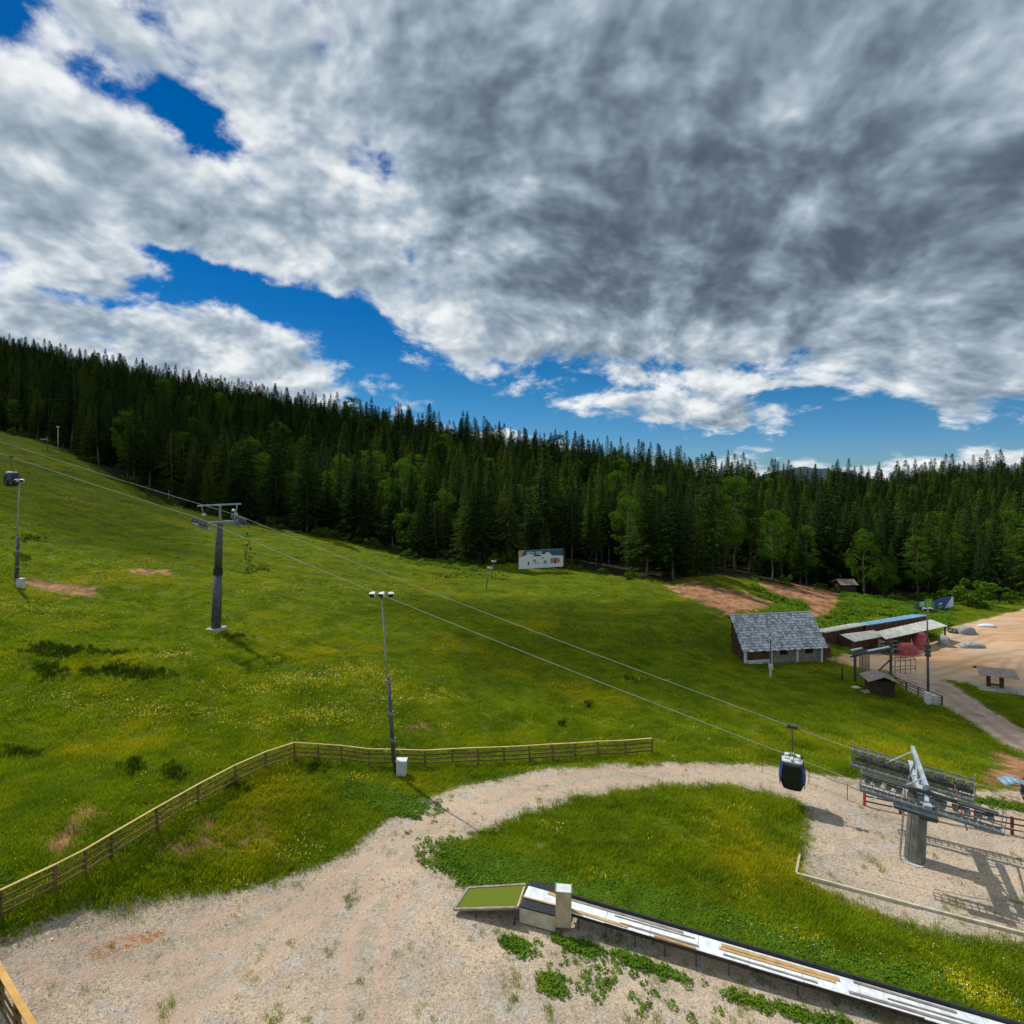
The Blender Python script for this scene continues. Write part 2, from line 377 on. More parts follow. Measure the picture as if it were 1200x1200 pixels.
EDGEPX = [(-260, 470), (-100, 480), (0, 505), (60, 521), (110, 545), (160, 573), (200, 590), (260, 606), (330, 621), (400, 633), (450, 645), (500, 656), (560, 661), (620, 661), (680, 668), (730, 677), (780, 682), (840, 675), (900, 683), (960, 691), (1010, 699), (1060, 705), (1110, 702), (1160, 703), (1200, 700), (1350, 700), (1500, 700)]
EDGE = [hit(*p) for p in EDGEPX]
EDGE_T = np.array([e.x/e.y for e in EDGE]); EDGE_D = np.array([e.y for e in EDGE])
def past_edge(x, y):                                          # metres into the forest behind its edge
    x = np.asarray(x, float); y = np.asarray(y, float)
    return np.where(y > 20, y-np.interp(x/np.maximum(y, 1), EDGE_T, EDGE_D), -50.)

def ax(segs):
    o = []
    for a, b_, s in segs: o.append(np.arange(a, b_, s))
    return np.concatenate(o)
gx = ax([(-4000, -900, 200), (-900, -200, 12), (-200, -60, 2.2), (-60, -34, .6), (-34, 44, .3), (44, 90, .6), (90, 260, 3), (260, 1000, 14), (1000, 4100, 200)])
gy = ax([(-900, -60, 60), (-60, 14, 4), (14, 52, .3), (52, 112, .6), (112, 200, 1.6), (200, 640, 7), (640, 1400, 30), (1400, 7000, 300)])
GX, GY = np.meshgrid(gx, gy); nx, ny = len(gx), len(gy)
GZ = gz(GX, GY)
near = (GY < 200) & (GY > 0) & (np.abs(GX) < 260)
def fld(pg):
    o = np.full(GX.shape, -30.); o[near] = np.maximum(sdf(GX[near], GY[near], pg), -30); return o
A_road = fld(ROAD); A_lot = np.maximum(fld(LOT), -30); A_track = fld(TRACK)
A_soil = np.maximum.reduce([fld(p) for p in (SOILA, SOILB, SOILC, SOILD, SOILE, SOILF, SOILG, SOILH)])
A_for = past_edge(GX, GY)
A_edgeline = A_for
verts = np.stack([GX, GY, GZ], -1).reshape(-1, 3)
ii, jj = np.meshgrid(np.arange(nx-1), np.arange(ny-1)); k0 = (jj*nx+ii).ravel()
quads = np.stack([k0, k0+1, k0+nx+1, k0+nx], -1)
def cellmax(A): return (A[:-1, :-1]+A[1:, :-1]+A[:-1, 1:]+A[1:, 1:]).ravel()/4
c_road, c_lot, c_track, c_for = cellmax(A_road), cellmax(A_lot), cellmax(A_track), cellmax(A_for)
cls = np.zeros(len(quads), int)
cls[c_for > 0] = 4
cls[c_track > 0] = 3; cls[c_lot > 0] = 2; cls[c_road > 0] = 1

m, t, b = mat('ground', .95, .12); M['ground'] = m
pos = geo(t)
en = t.m('ADD', t.m('MULTIPLY', t.m('SUBTRACT', t.noise(pos, .55, 3, .6), .5), 2.6), t.m('MULTIPLY', t.m('SUBTRACT', t.noise(pos, 3.5, 5, .7), .5), 2.0))
sp = t.ss(t.m('ADD', t.attr('road'), en), -.35, .35)
big = t.noise(pos, .035, 3, .5); mid = t.noise(pos, .16, 5, .6); fin = t.noise(pos, 1.6, 6, .7); tiny = t.noise(pos, 9, 4, .7)
strk = t.noise(t.v('MULTIPLY', pos, (.05, .35, .3)), 1, 6, .65)
g1 = t.mix(t.ss(mid, .35, .65), (.045, .085, .002), (.090, .135, .003))
g1 = t.mix(t.ss(strk, .42, .62), g1, (.15, .185, .003))
g1 = t.mix(t.ss(fin, .35, .7), g1, t.mix(.5, g1, (.12, .15, .005)))
g1 = t.mix(t.ss(t.noise(pos, .09, 5, .7), .56, .72), g1, (.028, .056, .003))
g1 = t.mix(t.m('MULTIPLY', t.ss(t.noise(t.v('MULTIPLY', pos, (.35, 1.1, 1)), .23, 5, .7), .56, .68), t.ss(tiny, .4, .6)), g1, (.20, .17, .006))
g1 = t.mix(t.m('MULTIPLY', t.ss(t.noise(t.v('MULTIPLY', pos, (.4, 1.6, 1)), .13, 6, .75), .64, .72), .6), g1, (.17, .115, .055))
g1 = t.mix(t.ss(tiny, .35, .75), t.v('SCALE', g1, .6), t.v('SCALE', g1, 1.25))
# forest floor
g1 = t.mix(t.ss(t.m('ADD', t.attr('forest'), t.m('MULTIPLY', en, 2.0)), -1.5, 2.5), g1, t.mix(t.ss(fin, .4, .6), (.03, .02, .012), (.025, .035, .01)))
# gravel
vor = t.voro(pos, 15, 'Color'); vs_ = t.sep(vor)[0]
vor2 = t.sep(t.voro(pos, 3.3, 'Color'))[1]
rc = t.mix(t.ss(t.noise(pos, .16, 5, .65), .38, .62), (.36, .295, .225), (.49, .385, .28))
rc = t.mix(t.ss(t.noise(pos, .6, 5, .7), .5, .68), rc, (.40, .37, .33))
rc = t.mix(t.ss(vs_, .2, .9), t.v('SCALE', rc, .84), t.v('SCALE', rc, 1.2))
rc = t.mix(t.ss(tiny, .62, .8), rc, (.52, .48, .42))
rc = t.mix(t.m('MULTIPLY', t.ss(t.noise(pos, 5.5, 3, .8), .57, .66), .75), rc, (.13, .105, .075))
rc = t.mix(t.m('MULTIPLY', t.attr('rut'), t.ss(t.noise(pos, .9, 4, .7), .3, .6)), rc, (.47, .335, .245))
rc = t.mix(t.m('MULTIPLY', t.attr('verge'), t.ss(t.noise(pos, 1.3, 5, .7), .42, .62)), rc, (.30, .265, .20))
weed = t.m('MULTIPLY', t.ss(t.noise(pos, .33, 4, .7), .50, .68), t.ss(t.noise(pos, 4.0, 4, .8), .52, .62))
rc = t.mix(t.m('MULTIPLY', weed, .7), rc, (.06, .075, .015))
col = t.mix(sp, g1, rc)
# sand lot and track
sn = t.ss(t.m('ADD', t.attr('lot'), t.m('MULTIPLY', en, .8)), -.4, .4)
sc = t.mix(t.ss(t.noise(t.v('MULTIPLY', pos, (.06, .25, 1)), 1, 6, .65), .35, .65), (.40, .245, .135), (.58, .38, .23))
sc = t.mix(t.ss(t.noise(pos, .07, 3, .5), .45, .6), sc, (.47, .35, .24))
sc = t.mix(t.m('MULTIPLY', t.attr('rut'), .6), sc, (.25, .15, .085))
col = t.mix(sn, col, sc)
tc0 = t.attr('rut')
tr = t.ss(t.m('ADD', t.attr('track'), t.m('MULTIPLY', en, .8)), -.5, .5)
tc_ = t.mix(t.ss(t.noise(pos, .5, 5, .7), .4, .65), (.34, .25, .19), (.45, .36, .29))
tc_ = t.mix(t.m('MULTIPLY', tc0, .7), tc_, (.22, .15, .11))
col = t.mix(tr, col, tc_)
so_ = t.ss(t.m('ADD', t.attr('soil'), t.m('MULTIPLY', t.m('SUBTRACT', t.noise(pos, .22, 6, .8), .5), 22)), -.8, .8)
soc = t.mix(t.ss(t.noise(pos, .5, 6, .75), .35, .65), (.15, .07, .035), (.42, .215, .115))
col = t.mix(t.m('MULTIPLY', so_, t.ss(t.noise(pos, .8, 5, .75), .28, .45)), col, soc)
rs = t.ss(t.attr('stain'), .2, .9)
col = t.mix(t.m('MULTIPLY', rs, t.ss(t.noise(pos, 2.5, 5, .8), .42, .6)), col, (.36, .13, .03))
t.put(b.inputs['Base Color'], col)
bh = t.m('ADD', t.m('MULTIPLY', fin, .5), t.m('MULTIPLY', tiny, .25))
bump(t, b, bh, .35, .8)

# stain field: rusty streak on the yard
S0, S1 = hit(112, 1118), hit(182, 1094)
_e = np.array([S1.x-S0.x, S1.y-S0.y]); _L = (_e**2).sum()
_t = np.clip(((GX-S0.x)*_e[0]+(GY-S0.y)*_e[1])/_L, 0, 1)
A_stain = np.clip(1-np.hypot(GX-S0.x-_t*_e[0], GY-S0.y-_t*_e[1])/.8, 0, 1)
def pline(pts):
    w = poly(pts); o = np.full(GX.shape, 99.); px, py = GX[near], GY[near]; d2 = np.full(px.shape, 1e4)
    for a, b_ in zip(w[:-1], w[1:]):
        e = b_-a; L = (e**2).sum(); t_ = np.clip(((px-a[0])*e[0]+(py-a[1])*e[1])/L, 0, 1); d2 = np.minimum(d2, (px-a[0]-t_*e[0])**2+(py-a[1]-t_*e[1])**2)
    o[near] = np.sqrt(d2); return o
A_rut = np.zeros(GX.shape); A_verge = np.zeros(GX.shape)
for pts_ in ([(200, 1180), (330, 1090), (430, 1020), (510, 965), (600, 930), (700, 910), (850, 907), (960, 925), (1060, 950), (1180, 960)], [(60, 1130), (250, 1090), (400, 1035), (500, 975)], [(420, 1200), (430, 1100), (470, 1010), (520, 965)]):
    d_ = pline(pts_)+.25*wob(GX, GY, 5, 91); A_rut = np.maximum(A_rut, np.exp(-((d_-.95)/.32)**2)); A_verge = np.maximum(A_verge, .7*np.exp(-(d_/.35)**2))
for pts_ in ([(1108, 762), (1160, 748), (1215, 752), (1290, 790)], [(1095, 790), (1150, 772), (1205, 764), (1300, 768)], [(1120, 752), (1180, 735), (1250, 730)], [(1130, 780), (1165, 768), (1192, 770), (1180, 790), (1150, 796)], [(1060, 795), (1100, 806), (1140, 830), (1200, 868), (1250, 900)]):
    d_ = pline(pts_)+.3*wob(GX, GY, 7, 92); A_rut = np.maximum(A_rut, .8*np.exp(-((d_-.9)/.45)**2))
A_verge = np.maximum(A_verge, np.clip(1-A_road/1.6, 0, 1)*(A_road > -.5))
attrs = {'rut': A_rut, 'verge': A_verge, 'road': A_road, 'lot': A_lot, 'track': A_track, 'soil': A_soil, 'forest': np.clip(A_for, -40, 60), 'stain': A_stain}
def terrain_piece(name, sel):
    q = quads[sel]; used, invx = np.unique(q.ravel(), return_inverse=True)
    me = bpy.data.meshes.new(name); nv = len(used); nf = len(q)
    me.vertices.add(nv); me.vertices.foreach_set('co', verts[used].astype(np.float32).ravel())
    me.loops.add(nf*4); me.loops.foreach_set('vertex_index', invx.astype(np.int32))
    me.polygons.add(nf); me.polygons.foreach_set('loop_start', np.arange(0, nf*4, 4, dtype=np.int32))
    me.polygons.foreach_set('use_smooth', np.ones(nf, bool)); me.update(calc_edges=True)
    for k, A in attrs.items():
        a = me.attributes.new(k, 'FLOAT', 'POINT'); a.data.foreach_set('value', A.reshape(-1)[used].astype(np.float32))
    me.materials.append(M['ground']); o = link(name, me); o['kind'] = 'structure'
    return o
terrain_piece('meadow', cls == 0); terrain_piece('gravel_road', cls == 1); terrain_piece('sand_lot', cls == 2); terrain_piece('dirt_track', cls == 3); terrain_piece('forest_floor', cls == 4)
# far blue hill seen through the dip in the ridge
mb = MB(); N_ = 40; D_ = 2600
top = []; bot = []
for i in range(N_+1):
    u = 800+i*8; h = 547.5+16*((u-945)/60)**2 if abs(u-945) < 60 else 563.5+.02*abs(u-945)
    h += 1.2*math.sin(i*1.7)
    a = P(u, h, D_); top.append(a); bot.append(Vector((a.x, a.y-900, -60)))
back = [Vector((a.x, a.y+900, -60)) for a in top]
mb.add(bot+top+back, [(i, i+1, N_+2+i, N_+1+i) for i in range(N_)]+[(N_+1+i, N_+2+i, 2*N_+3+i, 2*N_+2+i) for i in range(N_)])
M['farhill'] = worn('hazed_far_hill', (.010, .028, .045), (.018, .040, .055), .02, 1)  # bluish air haze is put into the hill's colour
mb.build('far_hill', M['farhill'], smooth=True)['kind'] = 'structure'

# ------------------------------------------------------------------ trees
def leafmat(name, c1, c2, c3, trans=.25):
    m, t, b = mat(name, .9, .0)
    oi = t.n.new('ShaderNodeObjectInfo').outputs['Random']
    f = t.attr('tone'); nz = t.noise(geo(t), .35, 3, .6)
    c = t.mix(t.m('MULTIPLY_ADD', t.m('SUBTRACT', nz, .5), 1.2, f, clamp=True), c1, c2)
    c = t.mix(t.m('MULTIPLY', t.ss(oi, .45, 1), .8), c, c3)
    t.put(b.inputs['Base Color'], c)
    tr_ = t.n.new('ShaderNodeBsdfTranslucent'); t.put(tr_.inputs[0], t.v('SCALE', c, 1.3))
    mx = t.n.new('ShaderNodeMixShader'); mx.inputs[0].default_value = trans
    t.l.new(b.outputs[0], mx.inputs[1]); t.l.new(tr_.outputs[0], mx.inputs[2])
    t.l.new(mx.outputs[0], t.n['Material Output'].inputs[0])
    return m
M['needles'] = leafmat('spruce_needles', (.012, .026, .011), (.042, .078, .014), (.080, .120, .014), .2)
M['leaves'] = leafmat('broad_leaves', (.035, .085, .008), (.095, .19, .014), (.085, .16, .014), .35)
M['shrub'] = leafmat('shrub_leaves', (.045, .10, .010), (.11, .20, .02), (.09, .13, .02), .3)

def tri_mesh(name, V, Fc, tone, matl):
    me = bpy.data.meshes.new(name); nv = len(V); nf = len(Fc); k = Fc.shape[1]
    me.vertices.add(nv); me.vertices.foreach_set('co', V.astype(np.float32).ravel())
    me.loops.add(nf*k); me.loops.foreach_set('vertex_index', Fc.astype(np.int32).ravel())
    me.polygons.add(nf); me.polygons.foreach_set('loop_start', np.arange(0, nf*k, k, dtype=np.int32)); me.update(calc_edges=True)
    a = me.attributes.new('tone', 'FLOAT', 'POINT'); a.data.foreach_set('value', tone.astype(np.float32))
    me.materials.append(matl); return me
def spruce_crown(seed, H=1.0, R0=.15, z0=.13, dens=1.0):
    r = np.random.default_rng(seed); V = []; T = []
    # unit: metres for a 26 m tree
    Hm = 26.; Rm = R0*Hm; z = z0*Hm; 
    while z < Hm-.25:
        t_ = (z-z0*Hm)/(Hm-z0*Hm); L0 = Rm*((1-t_)**.85)*(1-.35*max(0, .12-t_)/.12)+.12
        nb_ = int(round(6+2*r.random()+ (1-t_)*2)*dens)
        off = r.uniform(0, 6.28)
        for k in range(nb_):
            a = off+6.283*k/nb_+r.normal(0, .22); L = L0*r.uniform(.62, 1.14)
            if r.random() < .05: continue
            droop = .10+.30*(1-t_); dirx, diry = math.cos(a), math.sin(a)
            tb = r.uniform(.15, .85); zz = z+r.normal(0, .12)
            ns_ = max(2, int(L/.50))
            for s in range(ns_):
                f = (s+.5+r.uniform(-.3, .3))/ns_; rr = L*f
                zc = zz-droop*L*f**1.3+.18*L*max(0, f-.7)
                wd = (.30+.40*(1-f*.7))*(.5+.5*L/Rm)+.1; ln = .72*(.55+.45*L/Rm)
                for sd in (-1, 1):
                    if f < .25 and r.random() < .5: continue
                    c0 = np.array([dirx*rr, diry*rr, zc])
                    out = np.array([dirx*.75-diry*sd*.85, diry*.75+dirx*sd*.85, -.35-.25*r.random()])
                    tip = c0+out*(ln*r.uniform(.8, 1.35))
                    ax_ = np.array([dirx, diry, -.2])*wd*.5
                    V += [c0-ax_, c0+ax_, tip+np.array([0, 0, -.1])+r.normal(0, .07, 3)]
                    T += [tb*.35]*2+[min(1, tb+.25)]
        z += .46+.34*(1-t_)
    V += [(-.12, 0, Hm-.8), (.12, 0, Hm-.8), (0, 0, Hm+.3), (0, -.12, Hm-.8), (0, .12, Hm-.8), (0, 0, Hm+.3)]; T += [.5]*6
    V = np.array(V)/Hm*26*H; 
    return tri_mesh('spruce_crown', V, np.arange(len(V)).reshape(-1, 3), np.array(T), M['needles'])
def trunk_mesh(h, r0, r1, matl, lean=0, n=7, name='trunk'):
    mb = MB(); k = 5
    pts = [Vector((lean*math.sin(i/k*2.2)*h*.04, lean*.5*math.sin(i/k*3)*h*.03, h*i/k)) for i in range(k+1)]
    for i in range(k):
        mb.tube(pts[i]+Vector((0, 0, -.6 if i == 0 else 0)), pts[i+1], r0+(r1-r0)*i/k, r0+(r1-r0)*(i+1)/k, n, False)
    me = bpy.data.meshes.new(name); me.from_pydata(mb.V, [], mb.F); me.materials.append(matl); me.shade_smooth(); return me
def broad_crown(seed, Hm, Rm, zb, nclump=64, per=95, leaf=.27, matl='leaves', name='leaf_crown'):
    r = np.random.default_rng(seed); V = []; T = []
    zc = (Hm+zb)/2; hz = (Hm-zb)/2
    for k in range(nclump):
        a = r.uniform(0, 6.28); e = r.uniform(-1, 1); q = r.uniform(.45, 1)**.5
        rad = math.sqrt(max(0, 1-e*e))*q*(1-.25*max(0, e))
        c = np.array([math.cos(a)*rad*Rm, math.sin(a)*rad*Rm, zc+e*hz*q])*1.0
        cr = r.uniform(.15, .30)*Rm; tb = r.uniform(0, .7)
        p = r.normal(0, 1, (per, 3)); p /= np.linalg.norm(p, axis=1)[:, None]; p *= (r.uniform(.55, 1, per)**.5*cr)[:, None]; p[:, 2] *= .75
        for q_ in p:
            a1 = r.normal(0, 1, 3); a1[2] *= .6; a1 /= np.linalg.norm(a1); a2 = np.cross(a1, r.normal(0, 1, 3)); a2 /= np.linalg.norm(a2)
            s = leaf*r.uniform(.6, 1.2); b0 = c+q_
            V += [b0-a1*s*.5, b0+a2*s*.42, b0+a1*s*.55, b0-a2*s*.42]
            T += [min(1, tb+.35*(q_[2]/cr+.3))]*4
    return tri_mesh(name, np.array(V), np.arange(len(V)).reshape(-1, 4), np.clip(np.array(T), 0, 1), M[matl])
def limbs_mesh(seed, Hm, Rm, zb, r0, matl):
    mb = MB(); r = random.Random(seed); top = Hm*.8
    p = Vector((0, 0, -.6)); k = 6
    for i in range(k):
        q = Vector((r.uniform(-.15, .15), r.uniform(-.15, .15), (top)*(i+1)/k)); mb.tube(p, q, r0*(1-i/k*.8), r0*(1-(i+1)/k*.8), 7, False); p = q
        if q.z > zb*.7:
            for _ in range(3):
                a = r.uniform(0, 6.28); L = Rm*r.uniform(.5, .85); e = q+Vector((math.cos(a)*L, math.sin(a)*L, L*.7))
                mb.tube(q, e, r0*.35*(1-i/k*.6), r0*.08, 5, False)
    me = bpy.data.meshes.new('trunk'); me.from_pydata(mb.V, [], mb.F); me.materials.append(matl); me.shade_smooth(); return me
SPR = [(spruce_crown(11, 1, .185, .10), trunk_mesh(25.4, .28, .03, M['bark'])), (spruce_crown(12, 1, .215, .05), trunk_mesh(25.4, .30, .03, M['bark'], .5)),
       (spruce_crown(13, 1, .165, .18), trunk_mesh(25.4, .26, .03, M['bark'], -.4)), (spruce_crown(14, 1, .20, .03), trunk_mesh(25.4, .30, .03, M['bark'], .3)),
       (spruce_crown(15, 1, .165, .30, .9), trunk_mesh(25.4, .24, .03, M['bark'], -.8)),
       (spruce_crown(16, .86, .27, .05, 1.0), trunk_mesh(21.8, .30, .03, M['bark'], .6)), (spruce_crown(17, .8, .23, .12, .62), trunk_mesh(20.2, .24, .03, M['bark'], .9))]
BRD = [(broad_crown(21, 17, 4.3, 3.0), limbs_mesh(1, 17, 4.3, 3.5, .28, M['bark'])), (broad_crown(22, 20, 3.9, 4.0, 70), limbs_mesh(2, 20, 3.9, 4.5, .3, M['bark'])),
       (broad_crown(23, 14, 4.6, 1.6, 66), limbs_mesh(3, 14, 4.6, 2, .26, M['bark']))]
def put_tree(kind, k, x, y, s, rz, label, cat, group, name, sxy=1):
    rt = thing(name, label, cat, (x, y, gzs(x, y)-.1), group, rz); rt.scale = (s*sxy, s*sxy, s)
    link('crown', kind[k][0], rt); link('trunk', kind[k][1], rt); return rt
# candidate places
ST = 5.5
pts = []
xx = np.arange(-760, 640, ST); yy = np.arange(90, 640, ST)
CX, CY = np.meshgrid(xx, yy); CX = CX+rng.uniform(-2.3, 2.3, CX.shape); CY = CY+rng.uniform(-2.3, 2.3, CY.shape)
CX = CX.ravel(); CY = CY.ravel(); pe = past_edge(CX, CY)
uu = 600+F*CX/CY
ridge = np.interp(uu, [0, 200, 400, 600, 800, 950, 1100, 1200], [550, 490, 450, 410, 390, 400, 480, 480])+30
keep = (pe > 1.5) & (uu > -190) & (uu < 1390) & (CY < ridge)
thin = rng.random(CX.size) < np.where(pe < 30, .9, .8)*np.clip(.95+.5*wob(CX, CY, 26, 5), .3, 1)
keep &= thin
CX, CY, pe, uu = CX[keep], CY[keep], pe[keep], uu[keep]
CZt = gz(CX, CY)
# broadleaf trees: chosen places the photograph shows, by picture column and crown
BR_AT = [(18, 1, 4, .62), (150, 1, 6, 1.1), (292, 0, 14, 1.35), (262, 2, 12, .6), (345, 1, 10, .85), (400, 0, 20, 1.2), (436, 1, 26, 1.35), (472, 0, 12, 1.3), (486, 1, 30, 1.35), (478, 2, 4, .8), (385, 2, 22, 1.0), (520, 0, 18, .9), (565, 1, 24, .95),
  (735, 0, 16, 1.1), (770, 1, 30, 1.1), (850, 0, 12, 1.1), (862, 1, 26, 1.3), (905, 1, 7, .9), (915, 0, 12, 1.0), (945, 1, 10, .8), (1012, 0, 3, .9), (1035, 2, 5, .7), (1075, 1, 5, .85), (1120, 0, 22, 1), (1178, 1, 12, 1.15), (1190, 0, 4, .85), (700, 2, 40, 1.1), (660, 0, 60, 1.15), (1100, 1, 40, 1.1), (620, 1, 34, 1), (310, 0, 40, 1), (215, 1, 30, .9)]
brd_xy = []
MARKS = [(-99, 100, 'above the leftmost lamp post'), (100, 240, 'left of the hillside pylon'), (240, 360, 'above the hillside pylon'), (360, 500, 'above the middle lamp post'), (500, 600, 'left of the white banner'), (600, 700, 'behind the white banner'),
  (700, 880, 'between the banner and the shingled hut'), (880, 980, 'behind the shingled hut'), (980, 1110, 'behind the long shed'), (1110, 1300, 'above the sand lot')]
def broad_label(u):
    lo, hi, txt = next(m_ for m_ in MARKS if m_[0] <= u < m_[1]); us = sorted(q[0] for q in BR_AT if lo <= q[0] < hi)
    k_ = us.index(u); o_ = ['leftmost', 'second', 'third', 'fourth', 'fifth', 'sixth', 'seventh', 'eighth'][k_]
    return 'light green broadleaf tree '+txt if len(us) == 1 else (o_+(' light green broadleaf tree ' if k_ == 0 else ' light green broadleaf tree from left ')+txt)
for i, (u, k, inn, s) in enumerate(BR_AT):
    T_ = (u-600)/F; D_ = float(np.interp(T_, EDGE_T, EDGE_D))+inn; x = T_*D_
    brd_xy.append((x, D_))
    put_tree(BRD, k, x, D_, s*rng.uniform(.95, 1.1), rng.uniform(0, 6.28), broad_label(u), 'tree', 'broadleaf trees scattered through the forest', 'broadleaf_tree')
bx = np.array(brd_xy)
dmin = np.min(np.hypot(CX[:, None]-bx[None, :, 0], CY[:, None]-bx[None, :, 1]), axis=1)
ok = dmin > 3.2
CX, CY, pe, uu, CZt = CX[ok], CY[ok], pe[ok], uu[ok], CZt[ok]
vis = (uu > -25) & (uu < 1225)
score = np.where(vis, CY+pe*1.2, 1e6)
order = np.argsort(score); ind = order[:300]; rest = order[300:]
VAR = rng.integers(0, 7, CX.size); SC = np.clip(rng.normal(.88, .20, CX.size), .42, 1.32)*(1+.13*wob(CX, CY, 60, 9))*np.interp(uu, [0, 250, 800], [.84, .9, 1.02])
SC = np.where(rng.random(CX.size) < .16, SC*.62, SC)
RZ = rng.uniform(0, 6.28, CX.size)
for i in ind:
    k = int(VAR[i]); 
    if pe[i] < 7 and k == 3 and rng.random() < .5: k = 2
    put_tree(SPR, k, CX[i], CY[i], SC[i], RZ[i], 'tall dark green spruce standing at the front of the forest', 'spruce tree', 'spruces along the forest edge', 'spruce_tree', rng.uniform(.9, 1.35))

def gn_scatter(name, pts, sc, rz, var, sources, label=None, cat=None, tilt=None):
    """one object whose points carry instances of already standing source meshes"""
    me = bpy.data.meshes.new(name); n_ = len(pts); me.vertices.add(n_)
    me.vertices.foreach_set('co', np.asarray(pts, np.float32).ravel())
    a = me.attributes.new('sc', 'FLOAT_VECTOR', 'POINT'); a.data.foreach_set('vector', np.asarray(sc, np.float32).ravel())
    rot = np.zeros((n_, 3)); rot[:, 2] = rz
    if tilt is not None: rot[:, :2] = tilt
    a = me.attributes.new('rot', 'FLOAT_VECTOR', 'POINT'); a.data.foreach_set('vector', rot.astype(np.float32).ravel())
    a = me.attributes.new('var', 'INT', 'POINT'); a.data.foreach_set('value', np.asarray(var, np.int32))
    o = link(name, me); o['kind'] = 'stuff'
    if label: o['label'] = label
    if cat: o['category'] = cat
    g = bpy.data.node_groups.new(name, 'GeometryNodeTree')
    g.interface.new_socket('Geometry', in_out='INPUT', socket_type='NodeSocketGeometry')
    g.interface.new_socket('Geometry', in_out='OUTPUT', socket_type='NodeSocketGeometry')
    gi = g.nodes.new('NodeGroupInput'); go = g.nodes.new('NodeGroupOutput')
    jn = g.nodes.new('GeometryNodeJoinGeometry'); g.links.new(jn.outputs[0], go.inputs[0])
    def na(nm, dt):
        q = g.nodes.new('GeometryNodeInputNamedAttribute'); q.data_type = dt; q.inputs[0].default_value = nm; return q.outputs[0]
    A_s, A_r, A_v = na('sc', 'FLOAT_VECTOR'), na('rot', 'FLOAT_VECTOR'), na('var', 'INT')
    e2r = g.nodes.new('FunctionNodeEulerToRotation'); g.links.new(A_r, e2r.inputs[0])
    for k, src in enumerate(sources):
        oi = g.nodes.new('GeometryNodeObjectInfo'); oi.inputs['Object'].default_value = src; oi.inputs['As Instance'].default_value = False
        cp = g.nodes.new('FunctionNodeCompare'); cp.data_type = 'INT'; cp.operation = 'EQUAL'; g.links.new(A_v, cp.inputs[2]); cp.inputs[3].default_value = k
        ip = g.nodes.new('GeometryNodeInstanceOnPoints'); g.links.new(gi.outputs[0], ip.inputs[0]); g.links.new(cp.outputs[0], ip.inputs['Selection'])
        g.links.new(oi.outputs['Geometry'], ip.inputs['Instance']); g.links.new(e2r.outputs[0], ip.inputs['Rotation']); g.links.new(A_s, ip.inputs['Scale'])
        g.links.new(ip.outputs[0], jn.inputs[0])
    md = o.modifiers.new('scatter', 'NODES'); md.node_group = g
    return o
src = []
crowns = [o for o in bpy.data.objects if o.name.startswith('crown')]
for me, _ in SPR: src.append(next(o for o in crowns if o.data == me))
for me, _ in BRD: src.append(next(o for o in crowns if o.data == me))
varr = VAR[rest].copy()
isb = rng.random(len(rest)) < np.interp(uu[rest], [0, 300, 700, 1200], [.02, .065, .08, .08])
varr[isb] = 7+rng.integers(0, 3, isb.sum())
scr = SC[rest][:, None]*np.stack([rng.uniform(.9, 1.45, len(rest)), np.ones(len(rest)), np.ones(len(rest))], -1); scr[:, 1] = scr[:, 0]
scr[isb] *= 1.15
gn_scatter('spruce_forest', np.stack([CX[rest], CY[rest], CZt[rest]-.1], -1), scr, RZ[rest], varr, src,
           'dense dark spruce forest covering the whole ridge behind the meadow', 'forest')
print('trees', len(rest), [len(s[0].polygons) for s in SPR], 'terrain', len(quads))
# ------------------------------------------------------------------ helpers for placed things
UP = Vector((0, 0, 1))
def G(x, y, dz=0): return Vector((x, y, gzs(x, y)+dz))
def at(u, v, dz=0): h = hit(u, v); return Vector((h.x, h.y, h.z+dz))

